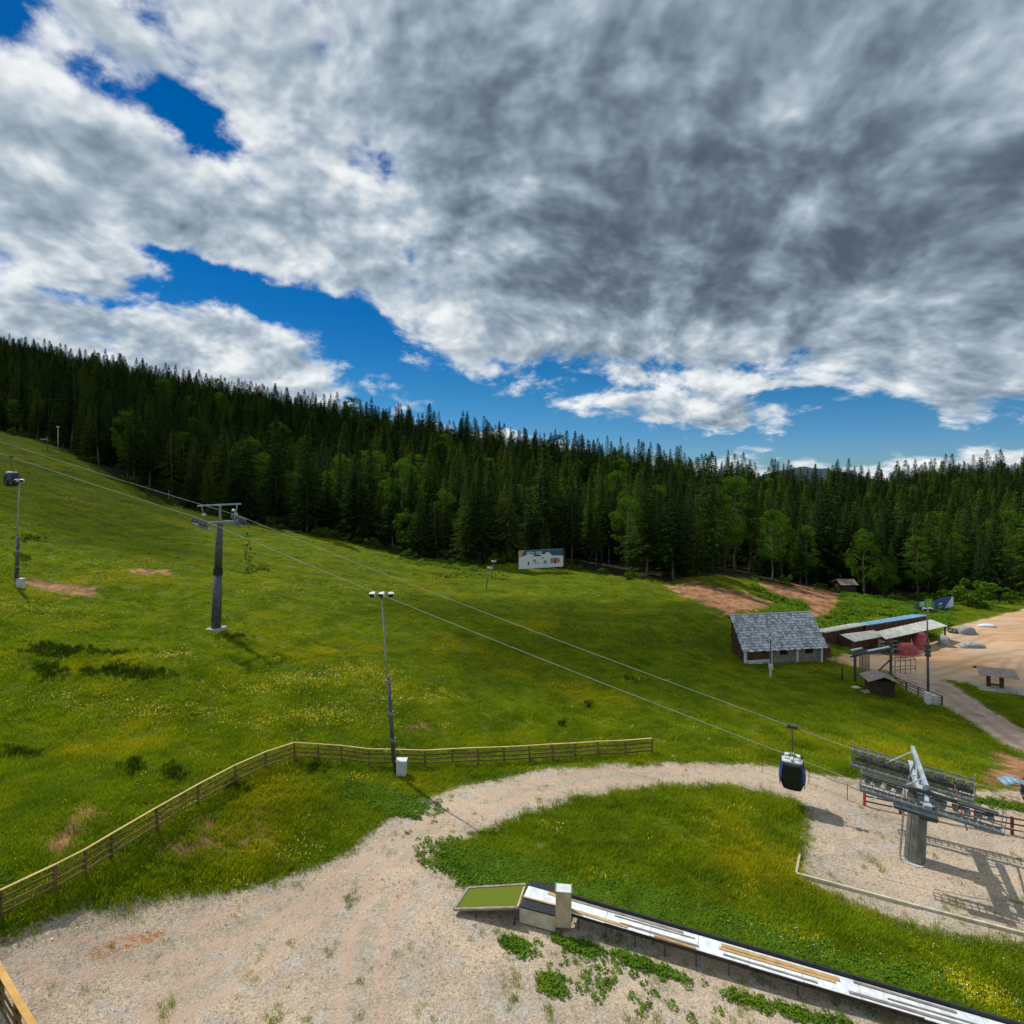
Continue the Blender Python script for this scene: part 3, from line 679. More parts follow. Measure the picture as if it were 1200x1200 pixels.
# ------------------------------------------------------------------ the ropeway
L0 = Vector((.88, -.47, 0)).normalized()          # along the line, downhill to the right
A0 = Vector((.47, .88, 0)).normalized()           # across the line, away from the camera
def sheave_train(root, c, Ld, half, side, nwh, hold=1, rail=True, deck=-1.05, gap=None, mesh=False):
    """c: rope point over the middle; Ld: rope direction; half: half length; side: +1 walkway on the far side; hold=-1: wheels press down on the rope"""
    mb = MB(); up = Ld.cross(A0).normalized()
    if up.z < 0: up = -up
    h_ = hold
    mb.beam(c-Ld*half*.96-up*.62*h_, c+Ld*half*.96-up*.62*h_, .16, .22, up)
    k = nwh//2
    for i in range(k):
        q = c+Ld*(half*(-1+(2*i+1)/k)*.94)
        mb.beam(q-Ld*half/k*.72-up*.36*h_, q+Ld*half/k*.72-up*.36*h_, .08, .14, up)
        mb.tube(q-up*.62*h_-A0*.12, q-up*.3*h_-A0*.12, .05, .05, 6)
    tr = mb.build('sheave_train', M['steel_dark'], root)
    for i in range(nwh):
        q = c+Ld*(half*(-1+(2*i+1)/nwh)*.96)-up*.20*h_
        w = MB(); w.tube(q-A0*.06, q+A0*.06, .17, .17, 14); w.tube(q-A0*.10, q+A0*.10, .07, .07, 8)
        w.build('sheave', M['steel'], tr)
    s = A0*side; o = c+s*.50+up*deck
    g = MB(); n_ = int(half*2/.36)
    for i in range(n_+1):
        p = o-Ld*half+Ld*(2*half*i/n_); g.beam(p-s*.30, p+s*.30, .06, .03, up)
    g.beam(o-Ld*half-s*.3, o+Ld*half-s*.3, .05, .16, up); g.beam(o-Ld*half+s*.3, o+Ld*half+s*.3, .05, .16, up)
    g.beam(o-Ld*half, o+Ld*half, .10, .04, up)
    g.build('walkway', M['steel_walk'], root)
    if rail:
        h = MB(); hr = o+s*.34
        segs = [(-half, half)] if not gap else [(-half, gap[0]), (gap[1], half)]
        for a_, b_ in segs:
            for z in (.55, 1.1): h.path([hr+Ld*a_+up*z, hr+Ld*b_+up*z], .024)
            m_ = max(1, int((b_-a_)/.5))
            for i in range(m_+1):
                p = hr+Ld*(a_+(b_-a_)*i/m_); h.tube(p, p+up*1.1, .02, .02, 5)
        for e in (-1, 1):
            p = hr+Ld*half*e; h.path([p+up*1.1, p-s*.64+up*1.1, p-s*.64], .024)
        h.build('handrail', M['steel'], root)
        if mesh:
            g = MB()
            for i in range(int(half*2/.16)):
                p = hr+Ld*(-half+.16*i)+s*.03; g.beam(p, p+up*1.0, .028, .012, s)
            for z in np.arange(.08, 1.0, .12): g.beam(hr-Ld*half+up*z+s*.03, hr+Ld*half+up*z+s*.03, .012, .03, up)
            g.build('mesh_guard', M['steel_dark'], root)
    return tr

def rope_between(name, pts, label):
    r_ = MB()
    r_.path(pts, .018, 6)
    return tag(r_.build(name, M['rope'], origin=pts[0]), label, 'cable', 'haul ropes of the gondola lift')
def sag(a, b, s, n=24):
    return [a.lerp(b, i/n)-UP*(4*s*(i/n)*(1-i/n)) for i in range(n+1)]

# far pylon on the hillside
pb = at(253, 739)
PT = Vector((pb.x+.45, pb.y+.15, 19.9))
slope_u = Vector((-.88, .47, .178)).normalized(); slope_d = Vector((.88, -.47, -.215)).normalized()
Lp = (slope_d-slope_u).normalized()
py = thing('lift_pylon', 'tall grey steel lift pylon with a crossarm standing on the open hillside', 'lift pylon', pb)
mb = MB(); mid = pb.lerp(PT, .52)
mb.tube(pb-UP*.6, mid, .62, .50, 14); mb.tube(mid, PT-UP*.8, .46, .36, 14)
mb.build('shaft', M['steel_dark'], py, True)
mb = MB(); mb.tube(mid-UP*.45, mid+UP*.45, .56, .55, 14); mb.build('flange', M['black'], py)
mb = MB(); mb.box(pb+UP*.08, (1, 0, 0), (0, 1, 0), UP, 2.0, 1.8, .6); mb.build('footing', M['concrete'], py)
mb = MB()
lad = -L0*.6-A0*.25
for i in range(28):
    p = pb.lerp(PT, .04+i*.032)+lad*(1-.4*i/28); mb.tube(p-A0*.2, p+A0*.2, .015, .015, 4)
for s in (-.2, .2): mb.path([pb+lad+A0*s, PT+lad*.6+A0*s-UP*1.2], .022, 5)
mb.build('ladder', M['steel'], py)
c = PT-UP*.75
mb = MB(); mb.beam(c-A0*2.9, c+A0*2.9, .34, .40); mb.build('crossarm', M['steel'], py)
mb = MB(); t_ = c+UP*2.35
mb.beam(t_-A0*3.0, t_+A0*3.0, .14, .2); mb.build('lifting_beam', M['steel_pale'], py)
mb = MB(); mb.beam(c, t_, .22, .22, L0); mb.beam(c-A0*2.0, t_-A0*2.5, .12, .12, L0); mb.beam(c+A0*2.0, t_+A0*2.5, .12, .12, L0)
mb.build('lifting_frame', M['steel'], py)
for sd in (-1, 1):
    sheave_train(py, PT+A0*2.75*sd, Lp, 1.7, -sd, 8, 1, False)
for sd in (-1,):
    mb = MB(); q = c+A0*2.2*sd+UP*1.2; mb.box(q, L0, A0, UP, .35, .3, .3); mb.build('junction_box', M['cabinet'], py)
mb = MB()
for q in (c+A0*2.0+UP*1.5, c+A0*2.35+UP*1.0):
    mb.tube(q-L0*.2, q+L0*.15, .22, .12, 10)
mb.build('loudspeaker', M['cabinet'], py)

# near pylon in the yard
nb = at(1071, 1008); nt = Vector((nb.x+.6, nb.y+.35, 4.35))
yard_pylon = thing('lift_pylon', 'stout octagonal grey lift pylon with twin sheave trains and walkways on the gravel platform', 'lift pylon', nb)
mb = MB(); mb.tube(nb-UP*.5, nt, .60, .50, 12); mb.build('shaft', M['steel'], yard_pylon)
for o_ in yard_pylon.children:
    if o_.name.startswith('shaft'): o_.data.materials[0] = worn('concrete_grey_steel', (.12, .125, .115), (.23, .225, .20), 1.6, .6, .15)
mb = MB(); mb.tube(nb-UP*.4, nb+UP*.05, .78, .74, 12); mb.build('footing', M['concrete'], yard_pylon)
mb = MB(); lad = -L0*.78-A0*.15
for i in range(15):
    p = nb.lerp(nt, .03+i*.064)+lad; mb.tube(p-A0*.2, p+A0*.2, .018, .018, 5)
for s in (-.2, .2): mb.path([nb+lad+A0*s, nt+lad+A0*s], .028, 5)
for i in range(4):
    p = nb.lerp(nt, .3+i*.2)+lad; r_ = .36
    mb.path([p-A0*.2, p-A0*.3-L0*.4, p-L0*.62, p+A0*.3-L0*.4, p+A0*.2], .018, 4)
mb.build('ladder', M['steel'], yard_pylon)
mb = MB(); mb.box(nt+UP*.12, L0, A0, UP, 1.3, 1.3, .22); mb.build('head_plate', M['steel_dark'], yard_pylon)
ca = nt+UP*.35
mb = MB(); mb.beam(ca-A0*3.1, ca+A0*3.1, .42, .48); mb.build('crossarm', M['steel_pale'], yard_pylon)
mb = MB(); mb.box(ca-A0*3.0-UP*.3, L0, A0, UP, .9, .3, .7); mb.box(ca+A0*2.9-UP*.1, L0, A0, UP, .7, .3, .6); mb.build('bearing_block', M['steel_dark'], yard_pylon)
tb = Vector((nt.x, nt.y, 5.95))
mb = MB(); mb.beam(tb-A0*2.6-UP*.1, tb+A0*2.6+UP*.1, .22, .30); mb.build('lifting_beam', M['steel_pale'], yard_pylon)
mb = MB()
for s in (-1.9, -.35, .35, 2.1):
    mb.beam(ca+A0*s*.8, tb+A0*s, .12, .12, L0)
mb.beam(ca+A0*.6-L0*.5, tb+A0*1.2, .09, .09, L0); mb.beam(ca-A0*.6+L0*.5, tb-A0*1.4, .09, .09, L0)
mb.build('lifting_frame', M['steel'], yard_pylon)
Ln = (L0*1.0-UP*.10).normalized()
RN = {}
for sd, hl in ((1, 3.55), (-1, 3.55)):
    c = ca+A0*2.5*sd+UP*.15; RN[sd] = c
    sheave_train(yard_pylon, c, Ln, hl, sd, 12, (1 if sd > 0 else -1), True, (-1.35 if sd > 0 else -.12), None if sd > 0 else (-1.1, 1.3), sd > 0)
# back screens and stays of the far train
c = RN[1]; mb = MB()
mb.beam(c-Ln*3.6+A0*.9-UP*.15, c+Ln*3.6+A0*.9-UP*.15, .06, .07); mb.beam(c-Ln*3.6+A0*.9-UP*1.4, c+Ln*3.6+A0*.9-UP*1.4, .05, .06)
for i in range(9):
    p = c+Ln*(-3.6+.9*i)+A0*.9; mb.beam(p-UP*.15, p-UP*1.4, .05, .05, L0)
mb.build('screen_frame', M['steel'], yard_pylon)
mb = MB()
for e in (-1, 1):
    p = c+Ln*3.6*e+A0*.9; mb.path([p-UP*1.4, p-UP*.1, p-A0*.15+UP*.3], .03)
mb.build('catcher', M['steel_pale'], yard_pylon)
for a_, b_ in ((tb+A0*2.3, RN[1]-Ln*2.0-UP*.7), (tb-A0*1.6, RN[-1]-Ln*2.9-UP*.9)):
    mb = MB(); mb.tube(a_, b_, .04, .04, 6); mb.build('stay_rod', M['steel_pale'], yard_pylon)
mb = MB(); p0 = RN[1]+Ln*2.3-UP*.4; p1 = RN[-1]+Ln*2.0-UP*.9; mb.beam(p0, p1, .07, .10); mb.build('tie_bar', M['rust'], yard_pylon)
mb = MB(); q = ca-A0*1.3+L0*.75-UP*.15; mb.box(q, (L0-UP*.25).normalized(), A0, (UP+L0*.25).normalized(), .8, .5, .62); mb.build('junction_box', M['ply_pale'], yard_pylon)
mb = MB(); q = ca-A0*3.55-UP*.05-L0*.7; mb.box(q, Ln, A0, UP, 2.2, .5, .16); mb.build('service_platform', M['steel_dark'], yard_pylon)

far_up = PT+A0*2.75; near_up = PT-A0*2.75
E1 = far_up+Vector((-.88, .47, .178))*140; E2 = near_up+Vector((-.88, .47, .178))*140
X1 = RN[1]-Ln*3.6; X2 = RN[-1]-Ln*3.6; Y1 = RN[1]+Ln*3.6; Y2 = RN[-1]+Ln*3.6
rope1 = sag(E1, far_up, .6, 10)+sag(far_up, X1, .35, 16)[1:]+[Y1, Y1+Vector((.88, -.47, -.07))*14]
rope2 = sag(E2, near_up, .6, 10)+sag(near_up, X2, .35, 16)[1:]+[Y2, Y2+Vector((.88, -.47, -.07))*14]
rope_between('haul_rope', rope1, 'pale steel haul rope on the far side of both pylons, nearer the forest')
rope_between('haul_rope', rope2, 'pale steel haul rope on the near side of both pylons, passing the middle lamp post')

def loft(mb, secs, n=24):
    """secs: list of (z, half length, half width, roundness)"""
    rings = []
    for z, a, b_, e in secs:
        r_ = []
        for i in range(n):
            t = 2*math.pi*(i+.5)/n; cx, sx = math.cos(t), math.sin(t)
            r_.append((abs(cx)**e*math.copysign(a, cx), abs(sx)**e*math.copysign(b_, sx), z))
        rings.append(r_)
    vs = [p for r_ in rings for p in r_]; fs = []
    for k in range(len(secs)-1):
        for i in range(n): fs.append((k*n+i, k*n+(i+1) % n, (k+1)*n+(i+1) % n, (k+1)*n+i))
    fs.append(tuple(range(n-1, -1, -1))); fs.append(tuple(range((len(secs)-1)*n, len(secs)*n)))
    return mb.add(vs, fs)
def local(mb, name, mt, root, smooth=False, label=None):
    """mesh given in the root's own axes"""
    me = bpy.data.meshes.new(name); me.from_pydata(mb.V, [], mb.F); me.update()
    at_ = me.attributes.new('tone', 'FLOAT', 'POINT'); at_.data.foreach_set('value', mb.T)
    me.materials.append(mt)
    if smooth: me.shade_smooth()
    o = link(name, me, root)
    if label: o['label'] = label
    return o
def gondola(loc, rz, label, hang=True, scale=1):
    """origin at the floor, x along the line, 2.25 m tall"""
    r_ = thing('gondola_cabin', label, 'gondola cabin', loc, 'gondola cabins', rz); r_.scale = (scale*.84, scale*.84, scale*1.06)
    mb = MB(); loft(mb, [(0, .62, .58, .5), (.10, .78, .72, .42), (.75, 1.06, .96, .36), (.95, 1.08, .98, .36)]); local(mb, 'lower_shell', M['black'], r_)
    mb = MB(); loft(mb, [(.95, 1.045, .945, .36), (1.75, .93, .84, .36), (1.98, .82, .74, .4)]); local(mb, 'window_band', M['glass'], r_)
    mb = MB()
    for sx in (-1, 1):
        for sy in (-.42, 0, .42): mb.beam((sx*1.055, sy, .98), (sx*.90, sy*.9, 1.95), .03, .03)
        mb.beam((sx*1.07, -.75, .97), (sx*1.07, .75, .97), .03, .05)
    local(mb, 'window_frame', M['steel_dark'], r_)
    mb = MB(); loft(mb, [(1.98, .86, .78, .4), (2.08, .84, .76, .45), (2.16, .64, .56, .5)]); local(mb, 'roof', M['cabinet'], r_)
    for sx in (-1, 1):
        for sy in (-1, 1):
            mb = MB(); mb.beam((sx*.93, sy*.84, .9), (sx*.74, sy*.66, 2.0), .16, .14); mb.beam((sx*.93, sy*.84, .92), (sx*.58, sy*.55, .06), .15, .10)
            local(mb, 'corner_post', M['blue'], r_)
    for sx in (-1, 1):
        mb = MB(); mb.box((sx*1.07, 0, .80), (0, 1, 0), (1, 0, 0), UP, .96, .05, .12); mb.box((sx*1.00, -.52, .75), (0, 1, 0), (1, 0, 0), UP, .34, .07, .9); local(mb, 'ski_rack', M['steel_dark'], r_)
    for sy in (-1, 1):
        for s in (-1, 1):
            mb = MB(); mb.box((s*.33, sy*.985, .62), (1, 0, 0), (0, 1, 0), UP, .62, .03, .72); mb.box((s*.31, sy*.90, 1.42), (1, 0, 0), (0, 1, -.12), (0, .12, 1), .56, .03, .78)
            dd = local(mb, 'door', M['glass'], r_)
            h = MB(); h.box((s*.06, sy*1.01, 1.0), (1, 0, 0), (0, 1, 0), UP, .04, .04, .7); local(h, 'door_seal', M['black'], dd)
    mb = MB()
    for sx in (-1, 1):
        mb.box((sx*.42, .25, 2.21), (1, 0, 0), (0, 1, 0), UP, .42, .55, .10); mb.box((sx*.42, -.35, 2.19), (1, 0, 0), (0, 1, 0), UP, .36, .36, .07)
    mb.box((0, 0, 2.2), (1, 0, 0), (0, 1, 0), UP, .18, 1.5, .12)
    local(mb, 'roof_fittings', M['cabinet'], r_)
    mb = MB()
    for sx in (-1, 1): mb.tube((sx*.78, .1, 2.16), (sx*.78, .1, 2.34), .09, .09, 8)
    local(mb, 'roof_buffer', M['black'], r_)
    if hang:
        mb = MB(); mb.path([(0, 0, 2.2), (0, 0, 2.6), (0, -.10, 3.2), (0, -.12, 4.3)], .045, 8); mb.beam((-.35, 0, 2.28), (.35, 0, 2.28), .1, .12)
        local(mb, 'hanger', M['steel_dark'], r_)
        mb = MB(); mb.box((0, -.08, 4.36), (1, 0, 0), (0, 1, 0), UP, .62, .2, .22); mb.beam((-.62, -.08, 4.28), (.62, -.08, 4.28), .05, .05); mb.tube((-.3, -.3, 4.42), (-.3, .14, 4.42), .12, .12, 10); mb.tube((.3, -.3, 4.42), (.3, .14, 4.42), .12, .12, 10)
        mb.tube((0, -.42, 4.3), (0, .2, 4.3), .05, .05, 8)
        local(mb, 'grip', M['steel_dark'], r_)
    return r_
LZ = math.atan2(L0.y, L0.x)
# cabin over the road: hangs under the far rope
def on_rope(pts, u):
    best = None
    for a, b_ in zip(pts[:-1], pts[1:]):
        for i in range(41):
            p = a.lerp(b_, i/40)
            if p.y < 10: continue
            e = abs(600+F*p.x/p.y-u)
            if best is None or e < best[0]: best = (e, p)
    return best[1]
p = on_rope(rope1, 928); gondola(p-UP*4.62, LZ+.0, 'black and blue gondola cabin hanging just above the gravel road')
p = on_rope(rope2, 14); gondola(p-UP*4.98, LZ, 'dark gondola cabin high on the slope above the leftmost lamp post', True, 1.08)
# parked blue cabin at the right edge with its carrier wing
g0 = G(39.5, 41.4)
cb = gondola(g0+UP*.15, LZ+.3, 'blue gondola cabin parked by the red fence with a blue grey hood panel', False, 1.08)
mb = MB(); prof = [(-2.9, .0), (-2.5, .12), (-2.0, .22), (-1.6, .18), (-1.1, .02), (-.6, -.06)]
for k in range(len(prof)-1):
    (xa, za), (xb, zb_) = prof[k], prof[k+1]
    mb.slab([(xa, -.55, 1.75+za), (xb, -.55, 1.75+zb_), (xb, .55, 1.80+zb_), (xa, .55, 1.80+za)], .06)
local(mb, 'hood_panel', M['bluegrey'], cb, True)
mb = MB(); mb.path([(-2.6, 0, 1.62), (-1.5, 0, 1.58), (-1.4, 0, 1.7), (-.7, 0, 1.72)], .03); mb.path([(-1.6, -.6, .75), (-.7, -.6, .75)], .035); local(mb, 'bracket', M['steel_dark'], cb)
mb = MB(); mb.box((0, 0, -.05), (1, 0, 0), (0, 1, 0), UP, 1.3, 1.3, .25); local(mb, 'skid', M['steel_dark'], cb)

# ------------------------------------------------------------------ floodlight masts
def mast(base, top, r0, label, lamps=3, split=.48, cab=True, twin=True, face=(0, -1), cabside=(1, 0)):
    r_ = thing('floodlight_mast', label, 'lamp post', base, 'floodlight masts on the slope')
    ax_ = (top-base)
    m_ = base+ax_*split
    if twin:
        mb = MB(); mb.tube(base-UP*.5, m_, r0, r0*.85, 10); mb.build('lower_pole', M['steel_dark'], r_, True)
        mb = MB(); mb.tube(base+Vector((-r0*1.6, 0, 1.0)), top, r0*.50, r0*.36, 8); mb.build('upper_pole', M['steel'], r_, True)
        mb = MB()
        for f in (.2, .35, split-.02): q = base+ax_*f; mb.tube(q-UP*.12, q+UP*.12, r0*1.35, r0*1.35, 10)
        mb.build('clamp', M['steel'], r_)
    else:
        mb = MB(); mb.tube(base-UP*.5, m_, r0, r0*.8, 10); mb.build('lower_pole', M['steel_dark'], r_, True)
        mb = MB(); mb.tube(m_, top, r0*.55, r0*.4, 8); mb.build('upper_pole', M['steel'], r_, True)
    w = .42*(lamps-1)/2+.2 if lamps else 0
    if lamps:
        mb = MB(); mb.beam(top-Vector((w+.25, 0, 0)), top+Vector((w+.25, 0, 0)), .07, .07); mb.build('crossbar', M['steel'], r_)
    for i in range(lamps):
        x = (i-(lamps-1)/2)*(.78 if lamps > 1 else 0)
        q = top+Vector((x, -.05, .22)); rr = random.uniform(-.5, .5)
        dv = Vector((math.sin(rr), -math.cos(rr), -.45)).normalized(); sd = dv.cross(UP).normalized(); uu_ = sd.cross(dv)
        mb = MB(); mb.box(q, sd, dv, uu_, .46, .26, .36); mb.box(q-dv*.2, sd, dv, uu_, .26, .2, .22)
        lb = mb.build('lamp_housing', M['cabinet'], r_)
        mb = MB(); mb.box(q+dv*.14, sd, dv, uu_, .40, .02, .30); mb.build('lamp_glass', M['black'], lb)
    if cab:
        cx = Vector((cabside[0], cabside[1], 0)); q = base+cx*.48+UP*.62
        mb = MB(); mb.box(q, (1, 0, 0), (0, 1, 0), UP, .82, .6, 1.25); cb_ = mb.build('control_cabinet', M['cabinet'], r_, bevel=.03)
        mb = MB(); mb.box(q+UP*.66, (1, 0, 0), (0, 1, 0), UP, .92, .7, .06); mb.build('cabinet_lid', M['whitewall'], cb_)
        mb = MB(); mb.box(q+Vector((.0, -.31, 0)), (1, 0, 0), (0, 1, 0), UP, .7, .02, 1.05); mb.build('cabinet_door', M['cabinet'], cb_)
    return r_
b1 = at(464, 908); mast(b1, P(447.5, 700, b1.y-.3), .17, 'tall grey floodlight mast with three lamps and a pale cabinet beside the wooden fence', 3, .55)
b2 = at(20, 689); mast(b2, P(23, 565, b2.y), .19, 'grey floodlight mast with two lamps left of the bare soil patch', 2, .5)
b3 = at(1088, 824); mast(b3, P(1086.5, 716, b3.y), .17, 'grey floodlight mast on a concrete plinth where the wire guard rail ends', 2, .66, False, False)
mb = MB(); q = b3+Vector((-.25, -.2, .5)); mb.box(q, (1, 0, 0), (0, 1, 0), UP, .55, .6, 2.0); pl_ = mb.build('control_cabinet', M['whitewall'], [o for o in bpy.data.objects if o.name.startswith('floodlight_mast')][-1])
mb = MB(); q = b3+Vector((.55, .1, .3)); mb.box(q, (1, 0, 0), (0, 1, 0), UP, .9, 1.0, 1.5); mb.build('plinth', M['concrete'], [o for o in bpy.data.objects if o.name.startswith('floodlight_mast')][-1])
mb = MB()
for f in (.52, .56, .62): q = b3.lerp(P(1086.5, 716, b3.y), f); mb.box(q, (1, 0, 0), (0, 1, 0), UP, .55, .4, .35)
mb.build('junction_box', M['steel_dark'], [o for o in bpy.data.objects if o.name.startswith('floodlight_mast')][-1])

def post_thing(name, base, h, r, mt, label, cat, extra=None):
    r_ = thing(name, label, cat, base); mb = MB(); mb.tube(base-UP*.4, base+UP*h, r, r*.7, 8); mb.build('pole', mt, r_, True)
    if extra: extra(r_, base+UP*h)
    return r_
def ringhead(r_, t):
    mb = MB(); n_ = 16; pr = [t+Vector((.42*math.cos(6.283*i/n_), 0, .42*math.sin(6.283*i/n_)-.1)) for i in range(n_+1)]; mb.path(pr, .05, 6); mb.build('lamp_ring', M['steel_dark'], r_)
    mb = MB(); mb.tube(t+Vector((0, -.15, -.1)), t+Vector((0, .1, -.1)), .2, .24, 10); mb.build('lamp_housing', M['cabinet'], r_)
b = at(903, 794); rr_ = post_thing('lamp_post', b, 5.6, .12, M['steel_dark'], 'short grey lamp post with a round ring head in front of the shingled hut', 'lamp post', ringhead)
mb = MB(); mb.box(b+Vector((0, -.1, 1.6)), (1, 0, 0), (0, 1, 0), UP, .5, .3, .7); mb.tube(b, b+UP*1.5, .17, .17, 8); mb.build('control_cabinet', M['cabinet'], rr_)
def lance(u, v, h, lean, label):
    b = at(u, v); t_ = b+Vector((lean, 0, h)); r_ = thing('snow_lance', label, 'snow lance', b, 'snowmaking lances below the banner')
    mb = MB(); mb.tube(b-UP*.3, b.lerp(t_, .5), .12, .10, 8); mb.build('lower_tube', M['steel_dark'], r_); mb = MB(); mb.tube(b.lerp(t_, .5), t_, .06, .05, 8); mb.build('upper_tube', M['steel'], r_)
    mb = MB(); mb.box(t_+UP*.1, (1, 0, 0), (0, 1, 0), UP, 1.1, .35, .35); mb.build('nozzle_head', M['cabinet'], r_)
    mb = MB(); mb.box(t_+Vector((.4, 0, .35)), (1, 0, .3), (0, 1, 0), UP, 1.1, .1, .12); mb.build('arm', M['steel_dark'], r_)
lance(569, 691, 4.4, .9, 'nearer grey snow lance leaning on the meadow left of the white banner'); lance(576, 676, 3.4, .5, 'farther and smaller snow lance with a bent head left of the white banner')
post_thing('marker_post', at(68, 527), 7.4, .11, M['cabinet'], 'pale slender lamp pole at the forest edge far up the slope', 'post', lambda r_, t: MB().box(t, (1, 0, 0), (0, 1, 0), UP, .9, .3, .35).build('lamp_housing', M['cabinet'], r_))
post_thing('marker_post', at(56, 528), 4.4, .13, M['wood'], 'short wooden post next to bare brushwood at the upper forest edge', 'post', lambda r_, t: MB().box(t-Vector((1.3, 0, .9)), (1, 0, 0), (0, 1, 0), UP, 2.2, .1, .5).build('board', M['plankgrey'], r_))
post_thing('marker_post', at(198, 590), 3.9, .10, M['plankgrey'], 'thin grey post on the slope below the forest, left of the hillside pylon', 'post')
post_thing('marker_post', at(987, 797), 2.0, .12, M['black'], 'short black post on the grass between the shingled hut and the steel gantry', 'post')

# ------------------------------------------------------------------ wooden fences
def rail_fence(label, pts, spacing, h, rails, mt, mt_top, pr=.07, group=None, topw=.14, cat='fence', name='wooden_fence'):
    pts = [Vector(p) for p in pts]
    root = thing(name, label, cat, pts[0], group); root_loc = pts[0]
    ps = []
    for a, b_ in zip(pts[:-1], pts[1:]):
        n_ = max(1, round((b_-a).length/spacing))
        for i in range(n_): q = a.lerp(b_, i/n_); ps.append(G(q.x, q.y))
    ps.append(G(pts[-1].x, pts[-1].y))
    pm = MB(); pm.box((0, 0, h/2-.15), (1, 0, 0), (0, 1, 0), UP, pr*2, pr*2, h+.3); me = None
    for q in ps:
        if me is None:
            me = bpy.data.meshes.new('post'); me.from_pydata(pm.V, [], pm.F); me.materials.append(mt)
        o = link('post', me, root, q-root_loc); o.rotation_euler = (random.uniform(-.03, .03), random.uniform(-.03, .03), random.uniform(0, .4))
    for a, b_ in zip(ps[:-1], ps[1:]):
        sd = (b_-a).cross(UP).normalized()*(pr+.02)
        for z in rails:
            j = random.uniform(-.02, .02); rm = MB(); rm.beam(a+UP*(z+j)+sd, b_+UP*(z-j)+sd, .04, .125); rm.build('rail', mt, root)
        tp = MB(); tp.beam(a+UP*(h+.022), b_+UP*(h+.022), topw, .04); tp.build('top_rail', mt_top, root, label='sunlit pale top rail')
    return root, ps
f_l = [at(-60, 1078), at(0, 1078), at(65, 1045), at(130, 1006), at(184, 972), at(232, 943), at(275, 919), at(311, 902), at(345, 890)]
f_r = [at(345, 890), at(400, 893), at(465, 897), at(530, 896), at(620, 892), at(700, 887), at(764, 883)]
rail_fence('long brown wooden rail fence bending across the lower meadow above the gravel road', f_l+f_r[1:], 2.35, 1.38, (.32, .68, 1.04), M['wood'], M['wood_top'])
rail_fence('short wooden fence with an orange top rail at the bottom left of the yard', [Vector((-26.8, 26.2, 0)), Vector((-21.2, 23.0, 0)), Vector((-18.4, 21.4, 0)), Vector((-14.2, 19.0, 0))], 2.0, 1.45, (.3, .68, 1.06), M['wood'], M['wood_orange'], .09, None, .24)
# red-brown fence behind the near pylon
rf = [G(*tuple(at(u, v))[:2]) for u, v in ((1013, 944), (1055, 953), (1097, 961), (1143, 970), (1186, 978), (1240, 988))]
def steel_fence(label, ps, h, rails, mt, first=None):
    root = thing('steel_fence', label, 'fence', ps[0])
    for i, q in enumerate(ps):
        mb = MB(); mb.box(q+UP*(h/2-.1), (1, 0, 0), (0, 1, 0), UP, .14, .14, h+.2); mb.build('post', M['red'] if (i == 0 and first) else mt, root, label='bright red end post' if (i == 0 and first) else None)
    for a, b_ in zip(ps[:-1], ps[1:]):
        for z in rails: mb = MB(); mb.beam(a+UP*z, b_+UP*z, .05, .09); mb.build('rail', mt, root)
    return root
steel_fence('dark red rail fence running behind the near pylon to the right edge', rf, 1.25, (.35, .75, 1.15), M['rust'], True)
wf = [at(889, 907), at(921, 899), at(950, 905), at(993, 935)]
wf = [at(u, v) for u, v in ((893, 905), (948, 918), (993, 938), (1013, 944))]
root = thing('rope_barrier', 'thin rope barrier on slim posts beside the road right of the hanging cabin', 'barrier', wf[0])
for q in wf[:-1]: mb = MB(); mb.tube(q-UP*.2, q+UP*1.25, .028, .028, 6); mb.build('post', M['rust'], root)
mb = MB()
for a, b_ in zip(wf[:-1], wf[1:]): mb.path(sag(a+UP*1.2, b_+UP*1.2, .12, 8), .022, 5)
mb.build('rope', M['black'], root)
# timber edging of the platform
ed = [at(937, 1004), at(933, 1026), at(1000, 1044), at(1070, 1063), at(1140, 1081), at(1210, 1099)]
root = thing('timber_edging', 'pale timber beams laid end to end along the edge of the gravel platform', 'edging', ed[0])
for a, b_ in zip(ed[:-1], ed[1:]):
    n_ = max(1, int((b_-a).length/3.4))
    for i in range(n_): p_, q_ = a.lerp(b_, i/n_), a.lerp(b_, (i+.985)/n_); mb = MB(); mb.beam(p_+UP*.08, q_+UP*.08, .14, .22); mb.build('beam', M['ply_pale'], root)

# ------------------------------------------------------------------ slideway with its turf ramp
def PZ(u, v, z): D = (CZ-z)*F/(v-HOR); return P(u, v, D)
root = thing('sledging_slideway', 'long raised white slideway with loose boards, turf ramp and plywood hut in the yard', 'slideway', at(600, 1070))
c4 = [PZ(549, 1041, .42), PZ(616, 1037, .95), PZ(607, 1064, .95), PZ(532, 1066, .22)]
mb = MB(); mb.slab([c4[0], c4[1], c4[2], c4[3]], .10); rp = mb.build('ramp', M['ply'], root)
def inset(q, k):
    ce = sum(q, Vector())/4; return [ce+(p-ce)*k for p in q]
i4 = [p+UP*.03 for p in inset(c4, .93)]; mb = MB(); mb.slab(i4, .028); mb.build('turf_mat', M['mat'], rp)
for a, b_ in ((c4[0], c4[1]), (c4[3], c4[2]), (c4[0], c4[3])):
    mb = MB(); mb.beam(a+UP*.02, b_+UP*.02, .13, .10); mb.build('edge_board', M['plankgrey'], rp)
for f in (.35, .95):
    mb = MB(); p_ = c4[3].lerp(c4[2], f); mb.tube(p_-UP*.05, Vector((p_.x, p_.y, -.3)), .05, .05, 6); mb.build('leg', M['steel_dark'], rp)
